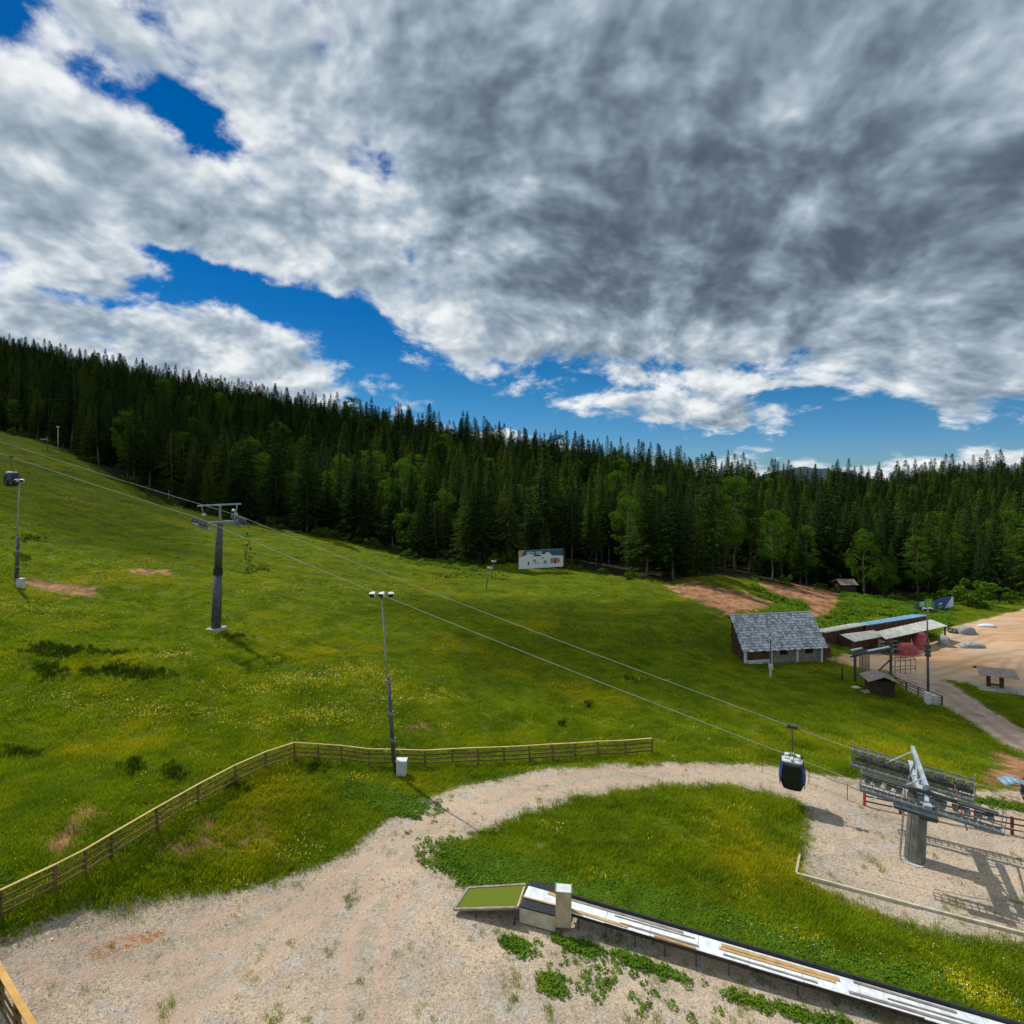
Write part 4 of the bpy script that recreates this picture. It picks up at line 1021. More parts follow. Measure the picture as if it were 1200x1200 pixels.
# box: front face quad (609,1062)-(651,1073) down to (609,1077)-(651,1085)
fl, fr = PZ(609, 1062, .95), PZ(651, 1073, .95); bl, br_ = PZ(621, 1031, .95), PZ(662, 1040, .95)
dl = UP*.95
mb = MB(); mb.slab([bl, br_, fr, fl], .06); bx_ = mb.build('deck', M['black'], root)
mb = MB(); mb.beam(fl-UP*.48, fr-UP*.48, .05, .80); mb.build('side_board', M['ply_pale'], root)
mb = MB(); mb.beam(bl-UP*.48, br_-UP*.48, .05, .80); mb.build('side_board', M['ply_pale'], root)
mb = MB(); mb.beam(fl-UP*.48, bl-UP*.48, .05, .80); mb.build('end_board', M['plankgrey'], root)
def q_at(a, b_): return fl.lerp(fr, a).lerp(bl.lerp(br_, a), b_)
mb = MB(); mb.slab([q_at(.03, .76)+UP*.02, q_at(.99, .70)+UP*.02, q_at(.99, .30)+UP*.02, q_at(.0, .34)+UP*.02], .018); mb.build('white_sheet', M['white'], root)
mb = MB(); mb.beam(q_at(.02, .32)+UP*.045, q_at(.97, .30)+UP*.045, .09, .05); mb.build('plank', M['plankbrown'], root)
mb = MB(); mb.beam(q_at(.62, .66)+UP*.04, q_at(.98, .62)+UP*.04, .22, .03); mb.build('plank', M['plankbrown'], root)
# upright plywood hut
hb = PZ(660, 1084, .02); hx = Vector((1, -.12, 0)).normalized(); hy = Vector((.12, 1, 0))
hb = Vector((hb.x, hb.y, .0)); hh = 2.25
cc_ = PZ(660.5, 1041, hh)
h_ = thing('plywood_booth', 'narrow upright plywood booth standing between the turf ramp and the white slideway', 'booth', (cc_.x, cc_.y, 0))
mb = MB(); mb.box((cc_.x, cc_.y, hh/2+.15), hx, hy, UP, .86, .62, hh-.3); mb.build('case', M['ply'], h_, bevel=.01)
for s in (-1, 1): mb = MB(); mb.box(Vector((cc_.x, cc_.y, hh-.02))+hx*.44*s, hx, hy, UP, .05, .72, .14); mb.build('lid_edge', M['plankgrey'], h_)
mb = MB(); mb.box((cc_.x, cc_.y, hh+.01), hx, hy, UP, .80, .62, .03); mb.build('lid', M['whitewall'], h_)
# the lane
la, lb_ = PZ(662, 1058, .9), PZ(1146, 1200, .9)
dr = (lb_-la).normalized(); dr.z = 0; dr.normalize(); sd = Vector((-dr.y, dr.x, 0))
LEN = (lb_-la).length+3.2; HW = .54
def lp(s, w, z=0): return la+dr*s+sd*w+UP*(z)
def zl(s): return -.0*s
for i in range(int(LEN/2.4)+1):
    s0, s1 = i*2.4, min(LEN, i*2.4+2.38)
    mb = MB(); w1 = random.uniform(-.05, .03); mb.slab([lp(s0, HW-.08), lp(s1, HW-.08), lp(s1, -HW+w1), lp(s0, -HW+w1)], .03); mb.build('white_panel', M['white'], root)
mb = MB(); mb.beam(lp(0, HW, .06), lp(LEN, HW, .06), .10, .22); mb.build('side_board', M['black'], root, label='black board along the far side')
mb = MB(); mb.beam(lp(0, -HW+.03, -.12), lp(LEN, -HW+.03, -.12), .08, .18); mb.build('bearer', M['wood_dark'], root)
mb = MB(); mb.beam(lp(0, .1, -.12), lp(LEN, .1, -.12), .10, .16); mb.build('bearer', M['wood_dark'], root)
s = .9
while s < LEN:
    mb = MB(); g_ = lp(s, -HW+.1); mb.tube(g_-UP*.05, Vector((g_.x, g_.y, gzs(g_.x, g_.y)-.2)), .035, .035, 6)
    mb.beam(lp(s, -HW, -.24), lp(s, HW, -.24), .07, .08)
    g_ = lp(s, HW-.1); mb.tube(g_-UP*.05, Vector((g_.x, g_.y, gzs(g_.x, g_.y)-.2)), .035, .035, 6); mb.build('trestle', M['steel_dark'], root); s += 1.55
for s0, s1, w, wd_, mt_ in ((.1, 6.4, .34, .13, 'plankgrey'), (.1, 3.6, -.38, .18, 'plankbrown'), (3.2, 7.2, -.30, .10, 'plankgrey'), (2.8, 7.0, .10, .06, 'plankgrey'), (8.3, 13.6, .22, .20, 'plankbrown'), (8.2, 13.4, -.02, .14, 'plankbrown'), (8.4, 12.6, -.34, .08, 'plankgrey'),
        (14.2, 18.2, .32, .12, 'plankgrey'), (13.9, 19.5, -.36, .14, 'plankgrey'), (15.5, 18.9, -.08, .07, 'plankgrey'), (5.0, 7.1, -.44, .12, 'plankbrown')):
    mb = MB(); mb.beam(lp(s0, w, .025), lp(s1, w-random.uniform(-.05, .05), .025), wd_, .035); mb.build('plank', M[mt_], root)

# ------------------------------------------------------------------ shingled hut
Eh = Vector((.988, .155, 0)); Nh = Vector((-.155, .988, 0)); O = Vector((34.9, 83.7, 0)); LEN_H = 14.1
ze, zr = -1.3, 3.35; run = 3.7; zg = -4.6
hut = thing('shingled_hut', 'pale walled hut with a large steep grey shingle roof at the foot of the meadow', 'hut', (O.x, O.y, zg))
def hp(a, n, z): return Vector((O.x, O.y, 0))+Eh*a+Nh*n+UP*z
wi = .55
mb = MB()
mb.slab([hp(-.0, 0, ze), hp(LEN_H, 0, ze), hp(LEN_H, run, zr), hp(0, run, zr)], .10)
mb.slab([hp(0, run, zr-.02), hp(LEN_H, run, zr-.02), hp(LEN_H, run+.6, zr-.6), hp(0, run+.6, zr-.6)], .10)
rf_ = mb.build('roof', M['wood_dark'], hut)
rows, cols_ = 14, 34; sm = MB(); nn = (Eh.cross(hp(0, run, zr)-hp(0, 0, ze))).normalized()
if nn.z < 0: nn = -nn
up_ = (hp(0, run, zr)-hp(0, 0, ze)); ul = up_.length; up_.normalize()
rs_ = random.Random(3)
for r_ in range(rows):
    y0 = ul*r_/rows-.06; off = .5*(r_ % 2)+rs_.uniform(-.15, .15)
    for c_ in range(-1, cols_+1):
        a0 = (c_+off)*LEN_H/cols_+rs_.uniform(-.03, .03); a1 = a0+LEN_H/cols_*.93
        a0, a1 = max(-.08, a0), min(LEN_H+.08, a1)
        if a1-a0 < .08: continue
        j = rs_.uniform(-.07, .07); th = rs_.uniform(.08, .15); b0 = hp(0, 0, ze)+up_*(y0+j); b1 = hp(0, 0, ze)+up_*(y0+ul/rows+.08)
        p = [b0+Eh*a0+nn*(th+.05), b0+Eh*a1+nn*(th+.05), b1+Eh*a1+nn*.035, b1+Eh*a0+nn*.035]
        q = [b0+Eh*a0+nn*.01, b0+Eh*a1+nn*.01]
        sm.add(p+q, [(0, 1, 2, 3), (4, 5, 1, 0), (4, 0, 3), (1, 5, 2)], rs_.random())
o = sm.build('shingles', M['shingle'], hut); o['kind'] = 'stuff'
mb = MB(); mb.beam(hp(-.1, run, zr+.08), hp(LEN_H+.1, run, zr+.08), .3, .08); mb.build('ridge_board', M['shingle'], hut)
# walls
x0, x1 = wi, LEN_H-wi; bay = (x1-x0-.3)/3.0
yb = .5
def wall(a0, a1, z0, z1, mt, n=yb, th=.2): mb = MB(); mb.box(hp((a0+a1)/2, n+th/2, (z0+z1)/2), Eh, Nh, UP, a1-a0, th, z1-z0); return mb.build('wall', mt, hut)
ztop = ze+.35
b_0, b_1, b_2, b_3 = x0, x0+4.3, x0+8.7, x1
wall(b_0, b_1, zg-1, -2.75, M['whitewall']); wall(b_0, b_1, -2.75, ztop, M['wood_brown'])
def wall_window(a0, a1, w0, w1, wz0, wz1):
    wall(a0, w0, zg-1, ztop, M['stonewall']); wall(w1, a1, zg-1, ztop, M['stonewall']); wall(w0, w1, zg-1, wz0, M['stonewall']); wall(w0, w1, wz1, ztop, M['stonewall'])
    mb = MB()
    for zz in (wz0, wz1): mb.box(hp((w0+w1)/2, yb+.04, zz), Eh, Nh, UP, w1-w0+.1, .1, .08)
    for aa in (w0, w1): mb.box(hp(aa, yb+.04, (wz0+wz1)/2), Eh, Nh, UP, .08, .1, wz1-wz0)
    w_ = mb.build('window', M['wood_dark'], hut); mb = MB(); mb.box(hp((w0+w1)/2, yb+.12, (wz0+wz1)/2), Eh, Nh, UP, w1-w0, .03, wz1-wz0); mb.build('pane', M['glass'], w_)
wall_window(b_1, b_2, b_1+1.6, b_1+2.8, -2.15, -1.45); wall_window(b_2, b_3, b_2+1.5, b_2+2.7, -2.15, -1.45)
for a_ in (b_0+.1, b_1, b_2, b_3-.1):
    mb = MB(); mb.box(hp(a_, yb-.02, (zg-1+ztop)/2), Eh, Nh, UP, .34, .30, ztop-zg+1); mb.build('pillar', M['whitewall'], hut)
for a_, mt_ in ((x0, 'wood_dark'), (x1, 'wood_brown')):  # left gable's shade is put into its darker wood colour
    mb = MB(); g = [hp(a_, yb+.2, zg-1), hp(a_, run+.5, zg-1), hp(a_, run+.5, zr-.55), hp(a_, run, zr-.15), hp(a_, yb+.2, ze+.5)]
    g2 = [p+Eh*(.12 if a_ < 5 else -.12) for p in g]; mb.add(g+g2, [(0, 1, 2, 3, 4), (9, 8, 7, 6, 5)]+[(i, (i+1) % 5, 5+(i+1) % 5, 5+i) for i in range(5)]); mb.build('gable_wall', M[mt_], hut)
mb = MB(); mb.box(hp(LEN_H/2, run+.45, -1), Eh, Nh, UP, LEN_H-2*wi, .12, 8); mb.build('back_wall', M['wood_dark'], hut)
# annexe between the hut and the long shed
an = thing('brown_annexe', 'little brown lean-to between the shingled hut and the long shed', 'shed', at(972, 768))
mb = MB(); mb.box(hp(LEN_H+.9, 3.0, -3.6), Eh, Nh, UP, 1.8, 3.0, 3.4); mb.build('wall', M['wood_brown'], an)
mb = MB(); mb.slab([hp(LEN_H+.1, 1.2, -1.75), hp(LEN_H+2.1, 1.2, -1.75), hp(LEN_H+2.0, 4.6, -1.2), hp(LEN_H+.1, 4.6, -1.2)], .08); mb.build('roof', M['plankbrown'] if 0 else M['wood_brown'], an)

# ------------------------------------------------------------------ long shed
sh = thing('long_shed', 'long low brown shed with pale ribbed canopies and blue sheet roofing beside the sand lot', 'shed', (66, 95, -4.4))
def ribroof(name, fl_, fr_, br2, bl2, th, mt, n, label=None):
    mb = MB(); mb.slab([fl_, fr_, br2, bl2], th); o = mb.build(name, mt, sh, label=label)
    for i in range(n+1):
        f = i/n; mb = MB(); mb.beam(fl_.lerp(fr_, f)+UP*.03, bl2.lerp(br2, f)+UP*.03, .09, .07); mb.build('roof_rib', mt, o)
    return o
c1 = [PZ(1001, 752, -1.85), PZ(1037, 745.5, -1.85), PZ(1023, 738.5, -1.2), PZ(984, 743.5, -1.2)]
c2 = [PZ(1038, 749, -1.6), PZ(1110, 733.5, -1.6), PZ(1090, 726, -1.0), PZ(1027, 740, -1.0)]
ribroof('canopy_roof', *c1, .08, M['tin'], 9); ribroof('canopy_roof', *c2, .08, M['tin'], 14)
# upper roof over the brown body
u1 = [PZ(966, 741, -.55), PZ(1018, 731.5, -.45), PZ(1020, 729, .1), PZ(962, 739, -.0)]
u2 = [PZ(1016, 732.5, -.40), PZ(1087, 721, -.40), PZ(1087, 717.5, .15), PZ(1018, 729.5, .12)]
def deep(q, k=3.4):
    dr_ = Vector((-.2, .98, -.20)); return [q[0], q[1], q[1]+dr_*k, q[0]+dr_*k]
u1 = deep(u1); u2 = deep(u2)
ribroof('upper_roof', *u1, .14, M['tin'], 8); ribroof('upper_roof', *u2, .14, M['bluetin'], 10, 'blue sheet roof')
def wallq(a, b_, z0, z1, name, mt, th=.15, boards=0):
    a = Vector((a.x, a.y, 0)); b_ = Vector((b_.x, b_.y, 0)); e = (b_-a); L_ = e.length; e.normalize(); n = e.cross(UP)
    mb = MB()
    if boards:
        for i in range(boards): mb.box(a+e*(L_*(i+.5)/boards)+UP*((z0+z1)/2)+n*rs_.uniform(-.02, .02), e, n, UP, L_/boards*.96, th, z1-z0)
    else: mb.box((a+b_)/2+UP*((z0+z1)/2), e, n, UP, L_, th, z1-z0)
    return mb.build(name, mt, sh)
off = Vector((-.05, .35, 0))
wallq(u1[0]+off, u1[1]+off, -5.6, -.62, 'wall', M['wood_brown'], .15, 26); wallq(u2[0]+off, u2[1]+off, -5.6, -.58, 'wall', M['wood_brown'], .15, 30)
wallq(u1[0]+off, u1[3], -5.6, -1.3, 'side_wall', M['wood_brown'], .15, 10); wallq(u2[1]+off, u2[2], -5.6, -1.2, 'side_wall', M['wood_brown'], .15, 10)
wallq(u1[3], u1[2], -5.6, -1.35, 'back_wall', M['wood_brown']); wallq(u2[3], u2[2], -5.6, -1.3, 'back_wall', M['wood_brown'])
d0, d1 = c1[0].lerp(c1[3], .25), c1[1].lerp(c1[2], .25)
wallq(d0+Vector((.3, .3, 0)), d1+Vector((-1.0, .3, 0)), -5.6, -1.9, 'front_wall', M['wood_brown'], .12, 14)
wallq(d0+Vector((.3, .3, 0)), c1[3]+Vector((0, .5, 0)), -5.6, -1.7, 'side_wall', M['wood_brown'], .12, 8)
for f in (.02, .35, .68, .98):
    q = c2[0].lerp(c2[1], f)+Vector((0, .25, 0)); mb = MB(); mb.box((q.x, q.y, -3.6), (1, 0, 0), (0, 1, 0), UP, .18, .18, 3.8); mb.build('canopy_post', M['wood_dark'], sh)
# fascia light door and shelves under the canopies
q = d0.lerp(d1, .9); mb = MB(); mb.box((q.x+.2, q.y+.1, -3.2), (1, 0, 0), (0, 1, 0), UP, .5, .08, 1.5); mb.build('door', M['ply_pale'], sh)
# things stored under the canopy
def lump(name, label, cat, c, sx, sy, sz, mt, seed, group=None, e=.8):
    r_ = np.random.default_rng(seed); mb = MB(); nu, nv = 18, 9; vs = []; fs = []
    for j in range(nv+1):
        for i in range(nu):
            t = 6.283*i/nu; ph = math.pi/2*j/nv; cr = math.cos(ph)**.6; k = 1+.13*math.sin(3*t+seed)+.08*math.sin(7*t+2*j+seed)+r_.normal(0, .03)
            vs.append((sx/2*math.cos(t)*cr*k, sy/2*math.sin(t)*cr*k, sz*math.sin(ph)**e*(1+r_.normal(0, .02))))
    for j in range(nv):
        for i in range(nu): fs.append((j*nu+i, j*nu+(i+1) % nu, (j+1)*nu+(i+1) % nu, (j+1)*nu+i))
    me = bpy.data.meshes.new(name); me.from_pydata(vs, [], fs); me.materials.append(mt); me.shade_smooth()
    o = link(name, me); o.location = c; return tag(o, label, cat, group)
t1 = at(1063, 767); t2 = at(1082, 761)
lump('covered_machine', 'broad machine under a faded red tarpaulin at the mouth of the long shed', 'covered machine', t1+Vector((0, .6, -.1)), 3.6, 2.6, 1.9, M['redtarp'], 3)
lump('covered_machine', 'tall peaked stack under a red tarpaulin, right of the broad one in the long shed', 'covered machine', t2+Vector((0, .8, -.1)), 3.0, 2.2, 2.9, M['redtarp'], 8, None, 1.4)
bench = at(1046, 768)
for k_ in range(3):
    q = bench+Vector((.2+k_*.1, .2+k_*.5, .0)); r_ = thing('storage_rack', ['low front rack of grey boards', 'middle rack of grey boards', 'rear rack of grey boards'][k_]+' at the left mouth of the open canopy', 'rack', q)
    mb = MB()
    for i in range(4): mb.box(q+Vector((0, i*.14, .9+.5*k_)), (1, .2, 0), (0, 1, 0), UP, 3.0, .12, .08)
    mb.build('boards', M['plankgrey'], r_)
    for s in (-1.3, 1.3): mb = MB(); mb.box(q+Vector((s, .2+s*.2, .4+.25*k_)), (1, 0, 0), (0, 1, 0), UP, .1, .4, .9+.5*k_); mb.build('leg', M['steel_dark'], r_)

# ------------------------------------------------------------------ steel gantry with net, climbing frame, kiosk
g1_, g2_ = at(1002, 799), at(1044, 795)
gt = thing('start_gantry', 'dark steel gantry with a hanging grey net on the grass before the sand lot', 'gantry', g1_)
H_ = 4.1
tl = Vector((g1_.x, g1_.y, g1_.z+H_-.3)); tr_ = Vector((g2_.x, g2_.y, tl.z+.3))
for p_, q_ in ((g1_, tl), (g2_, tr_+UP*1.3)): mb = MB(); mb.beam(p_-UP*.3, q_, .26, .26, (0, 1, 0)); mb.build('post', M['steel_dark'], gt)
for dz_, dy_ in ((0, 0), (-.45, .5), (-.2, 1.0)): mb = MB(); mb.beam(tl+Vector((-.3, dy_, dz_)), tr_+Vector((.3, dy_, dz_)), .22, .2); mb.build('beam', M['steel_dark'], gt)
mb = MB(); mb.beam(tl.lerp(tr_, .35)+UP*.16, tl.lerp(tr_, .95)+UP*.16, .3, .1); mb.build('light_tube', M['white'], gt); mb = MB(); mb.beam(tl.lerp(tr_, .0)+Vector((0, .9, .35)), tl.lerp(tr_, .3)+Vector((0, .9, .35)), .3, .1); mb.build('light_tube', M['white'], gt)
mb = MB(); mb.beam(g2_.lerp(tr_, .62), g1_.lerp(g2_, .45)+UP*.4, .14, .16); mb.build('brace', M['rust'], gt)
mb = MB(); n_ = 11
for i in range(n_):
    p_ = tl.lerp(tr_, .12+.28*i/(n_-1)); mb.beam(p_-UP*.2+Vector((0, .1*math.sin(i*2), 0)), p_-UP*(3.4+.2*math.sin(i*1.3)), .10, .03, (0, 1, 0))
for i in range(12):
    a = tl.lerp(tr_, .12)-UP*(.3+.27*i); b_ = tl.lerp(tr_, .40)-UP*(.3+.27*i); mb.beam(a, b_, .03, .04)
mb.build('net', M['plankgrey'], gt)
cf0 = at(1048, 790)
cf = thing('climbing_frame', 'low frame of bent thin tubes beside the gantry at the sand lot', 'frame', cf0)
mb = MB()
e1 = Vector((1, .12, 0)).normalized()
for z_ in (.6, 1.9): mb.path([cf0+e1*.1+UP*z_, cf0+e1*3.4+UP*(z_+.1), cf0+e1*4.0+Vector((0, .9, z_+.2)), cf0+e1*2.2+Vector((0, 1.5, z_)), cf0+e1*.1+Vector((0, 1.2, z_))], .045, 6)
for k_ in range(5): q = cf0+e1*(.1+k_*.85); mb.path([q, q+UP*1.9, q+Vector((.1, 1.2, 2.1)), q+Vector((.1, 1.2, 0))], .04, 6)
mb.build('tubes', M['steel_dark'], cf)
kb = at(1031, 813)
kk = thing('ticket_kiosk', 'small dark wooden kiosk with a grey gabled roof next to the gantry', 'kiosk', kb)
ex = Vector((.97, -.22, 0)).normalized(); ey = Vector((.22, .97, 0)).normalized()
mb = MB()
for i in range(9): mb.box(kb+ex*(-1.25+.3125*i)-ey*.9+UP*1.0, ex, ey, UP, .29, .08, 2.0)
mb.build('front_wall', M['wood_dark'], kk)
mb = MB(); mb.box(kb+ey*.3+UP*.9, ex, ey, UP, 2.6, 2.2, 1.9); mb.build('wall', M['wood_dark'], kk)
mb = MB(); mb.box(kb+ex*1.33+UP*1.0, ex, ey, UP, .05, .7, 1.1); mb.build('poster', M['blue'], kk)
mb = MB(); mb.box(kb+ex*1.34+UP*.25, ex, ey, UP, .05, .9, .35); mb.build('crate', M['red'], kk)
zr_ = 2.75
for s in (-1, 1):
    mb = MB(); a = kb+UP*zr_; mb.slab([a+ex*0-ey*1.5, a+ex*(1.9*s)-ey*1.5-UP*.75, a+ex*(1.9*s)+ey*1.6-UP*.75, a+ey*1.6], .08); mb.build('roof', M['plankgrey'], kk)
post_thing('marker_post', at(1038.5, 815), 3.6, .05, M['steel'], 'thin steel pole standing directly in front of the dark kiosk', 'post')
for (u, v, w) in ((1016, 811, 1.3), (1003, 806, 1.0)):
    q = at(u, v, .06); mb = MB(); mb.box(q, (1, .1, 0), (-.1, 1, 0), UP, w, w*.8, .1); tag(mb.build('concrete_slab', M['concrete'], origin=q, bevel=.02), 'flat pale concrete slab on the grass left of the kiosk' if w > 1.2 else 'narrow grey slab in the grass behind the flat pale slab', 'slab')
# guard rail from the kiosk to the mast
gp = [at(u, v) for u, v in ((1049, 803), (1062, 809), (1076, 815), (1092, 821), (1104, 826))]
gr = thing('guard_rail', 'low dark guard rail along the dirt track beside the floodlight mast', 'fence', gp[0])
for q in gp: mb = MB(); mb.box(q+UP*.5, (1, 0, 0), (0, 1, 0), UP, .12, .12, 1.3); mb.build('post', M['wood_dark'], gr)
for a, b_ in zip(gp[:-1], gp[1:]):
    for z_ in (.45, .8, 1.1): mb = MB(); mb.beam(a+UP*z_, b_+UP*z_, .05, .10); mb.build('rail', M['wood_dark'], gr)

# picnic shelter
sb = at(1166, 806)
sp_ = thing('picnic_shelter', 'small open shelter with a dark pitched roof on two posts at the sand lot', 'shelter', sb)
ex = Vector((.9, -.42, 0)).normalized(); ey = Vector((.42, .9, 0)).normalized()
mb = MB(); mb.box(sb+UP*.03+ex*.6-ey*.3, ex, ey, UP, 5.6, 3.4, .14); mb.build('paving', M['concrete'], sp_)
for s in (-.95, .95): mb = MB(); mb.box(sb+ex*s*.75+UP*1.0, ex, ey, UP, .42, .3, 2.1); mb.build('post', M['wood_brown'], sp_)
mb = MB(); mb.box(sb+UP*.45, ex, ey, UP, 1.3, .5, .1); mb.build('bench', M['wood_brown'], sp_)
a = sb+UP*2.75
for s in (-1, 1):
    mb = MB()
    for i in range(7):
        l0, l1 = -2.1+.6*i, -2.1+.6*i+.58
        mb.slab([a+ex*l0, a+ex*l1, a+ex*l1+ey*(1.7*s)-UP*.75, a+ex*l0+ey*(1.7*s)-UP*.75], .07)
    mb.build('roof', M['plankgrey'] if s < 0 else M['wood_brown'], sp_)
mb = MB(); mb.box(a-UP*.5, ex, ey, UP, 3.8, .12, .14); mb.build('tie_beam', M['wood_brown'], sp_)

# ------------------------------------------------------------------ boards with pictures
def board(name, label, cat, a, b_, h, z0, prints, base_m, frame=True):
    """a,b_: ground feet left and right"""
    root = thing(name, label, cat, a); e = Vector((b_.x-a.x, b_.y-a.y, 0)); L_ = e.length; e.normalize(); n = e.cross(UP).normalized()
    if n.y > 0: n = -n
    zb = min(a.z, b_.z)+z0
    def pt(x, z, o): return Vector((a.x, a.y, 0))+e*x+UP*(zb+z)+n*o
    mb = MB(); mb.box(pt(L_/2, h/2, 0), e, n, UP, L_, .06, h); pn = mb.build('panel', base_m, root)
    for f in (.04, .35, .65, .96): mb = MB(); g = G(a.x+e.x*L_*f-n.x*.12, a.y+e.y*L_*f-n.y*.12); mb.tube(g-UP*.3, Vector((g.x, g.y, zb+h*.9)), .07, .07, 6); mb.build('post', M['steel_dark'], root)
    for k, (nm, mt, polyp) in enumerate(prints):
        mb = MB(); o = .034+.004*(k+1)
        mb.add([pt(x*L_, z*h, o) for x, z in polyp]+[pt(x*L_, z*h, .031) for x, z in polyp], [tuple(range(len(polyp)))]+[(i, (i+1) % len(polyp), len(polyp)+(i+1) % len(polyp), len(polyp)+i) for i in range(len(polyp))])
        mb.build(nm, mt, pn)
    return root, pn, pt, L_, e, n
def flat(name, c):
    m, t, b = mat(name, .6, .2); b.inputs['Base Color'].default_value = c+(1,); return m
navy = flat('print_navy', (.05, .11, .20)); orange = flat('print_orange', (.60, .30, .14)); pw = flat('print_white', (.66, .70, .72)); pblue = flat('print_blue', (.16, .27, .42)); pred = flat('print_rose', (.45, .22, .24)); pdk = flat('print_dark', (.04, .05, .06)); pgreen = flat('print_green', (.10, .33, .03)); pbl2 = flat('print_royal', (.04, .07, .30)); psky = flat('print_pale_blue', (.38, .47, .62)); pgrey = flat('print_grey', (.16, .15, .13))
pw2 = flat('print_pale', (.5, .55, .55))
a = at(608, 668); b_ = at(660, 664)
a = Vector(P(608, 668, 127)); b_ = Vector(P(660, 664.5, 131)); a.z = gzs(a.x, a.y); b_.z = gzs(b_.x, b_.y)
hh_ = 4.2
zb_need = CZ-(667-HOR)/F*127
rt, pn, pt, L_, e, n = board('advertising_banner', 'white advertising banner with a blue mountain strip at the top of the meadow', 'banner', a, b_, hh_, zb_need-min(a.z, b_.z), [
    ('mountain_sky', navy, [(0, 1), (0, .62), (.10, .70), (.22, .80), (.36, .74), (.48, .80), (.58, .70), (.70, .66), (.85, .64), (1, .60), (1, 1)]),
    ('dark_ridge', pdk, [(.30, .66), (.38, .78), (.50, .70), (.47, .64)]),
    ('orange_corner', orange, [(0, 1), (0, .58), (.05, .70), (.12, 1)]),
    ('snow_peak', pw, [(.52, .62), (.60, .82), (.66, .86), (.74, .66), (.70, .60)]),
    ('rose_print', pred, [(.70, .22), (.70, .50), (.90, .52), (.93, .24)]),
    ('skier_print', pdk, [(.20, .20), (.19, .36), (.225, .38), (.23, .20)]),
    ('small_print', pred, [(.31, .36), (.31, .48), (.38, .48), (.38, .36)]), ('small_print', pblue, [(.34, .26), (.34, .31), (.46, .31), (.46, .26)]),
    ('tree_print', pdk, [(.50, .52), (.52, .62), (.54, .52)]), ('small_print', pblue, [(.55, .22), (.55, .40), (.62, .40), (.62, .22)]), ('dark_print', pdk, [(.80, .20), (.79, .46), (.82, .46), (.84, .20)])], pw)
def text(s, size, loc, e, n, mt, parent, name='lettering'):
    cu = bpy.data.curves.new(name, 'FONT'); cu.body = s; cu.size = size; cu.extrude = .006; cu.align_x = 'CENTER'; cu.align_y = 'CENTER'
    ob = bpy.data.objects.new(name, cu); COL.objects.link(ob)
    dg = bpy.context.evaluated_depsgraph_get(); me = bpy.data.meshes.new_from_object(ob.evaluated_get(dg)); bpy.data.objects.remove(ob)
    mt4 = Matrix((e, UP, n)).transposed(); vs = [mt4@v.co for v in me.vertices]
    org = rootloc(parent); me.transform(mt4.to_4x4()); me.transform(Matrix.Translation(loc-org)); me.materials.clear(); me.materials.append(mt)
    return link(name, me, parent)
for i_, (x0_, x1_, z0_, z1_) in enumerate(((.17, .24, .78, .92), (.25, .275, .80, .93), (.285, .34, .82, .90), (.37, .42, .80, .92), (.43, .475, .80, .92), (.48, .505, .78, .94), (.37, .50, .73, .76))):
    mb = MB(); o_ = .052; q4 = [pt(L_*x0_, hh_*z0_, o_), pt(L_*x1_, hh_*z0_, o_), pt(L_*x1_, hh_*z1_, o_), pt(L_*x0_, hh_*z1_, o_)]
    mb.add(q4+[p-n*.01 for p in q4], [(0, 1, 2, 3), (4, 5, 6, 7), (0, 1, 5, 4), (1, 2, 6, 5), (2, 3, 7, 6), (3, 0, 4, 7)]); mb.build('lettering', psky, pn)
A_, B_ = P(1071, 719, 122), P(1090, 717, 123)
def feet(u0, v0, D0, u1, v1, D1):
    a = P(u0, v0, D0); b_ = P(u1, v1, D1); z = min(a.z, b_.z); a.z = gzs(a.x, a.y); b_.z = gzs(b_.x, b_.y); return a, b_, z-min(a.z, b_.z)
a, b_, z0 = feet(1071, 722, 119, 1089, 719, 121)
board('picture_board', 'weathered grey and white picture board, left of the green one beyond the shed roof', 'signboard', a, b_, 2.9, z0, [('dark_print', pgrey, [(0, 0), (0, 1), (.4, 1), (.3, .5), (.45, 0)]), ('white_print', pw, [(.35, .62), (.35, .98), (.75, .98), (.7, .6)]), ('white_print', pw2, [(.45, .1), (.5, .4), (.62, .36), (.6, .08)])], pgrey)
a, b_, z0 = feet(1084, 722, 118, 1093, 720.5, 118.5)
board('picture_board', 'bright green board with a pale figure between the grey and the blue boards', 'signboard', a, b_, 3.6, z0, [('pale_print', pw2, [(.3, .2), (.25, .8), (.4, .85), (.45, .2)]), ('lime_print', flat('print_lime', (.25, .5, .05)), [(.5, .3), (.5, .9), (.8, .9), (.7, .3)])], pgreen)
a, b_, z0 = feet(1095, 719, 119.5, 1117, 715, 124)
board('picture_board', 'blue board with a white mountain at its right end beyond the shed', 'signboard', a, b_, 3.2, z0, [('white_mountain', pw, [(.55, 0), (.9, .95), (1, .95), (1, 0)]), ('pale_print', psky, [(.4, 0), (.62, .5), (.86, .86), (.6, 0)]), ('green_print', pgreen, [(.18, .35), (.18, .5), (.42, .54), (.42, .38)]), ('white_print', pw2, [(.2, .6), (.2, .7), (.4, .74), (.4, .62)])], pbl2)

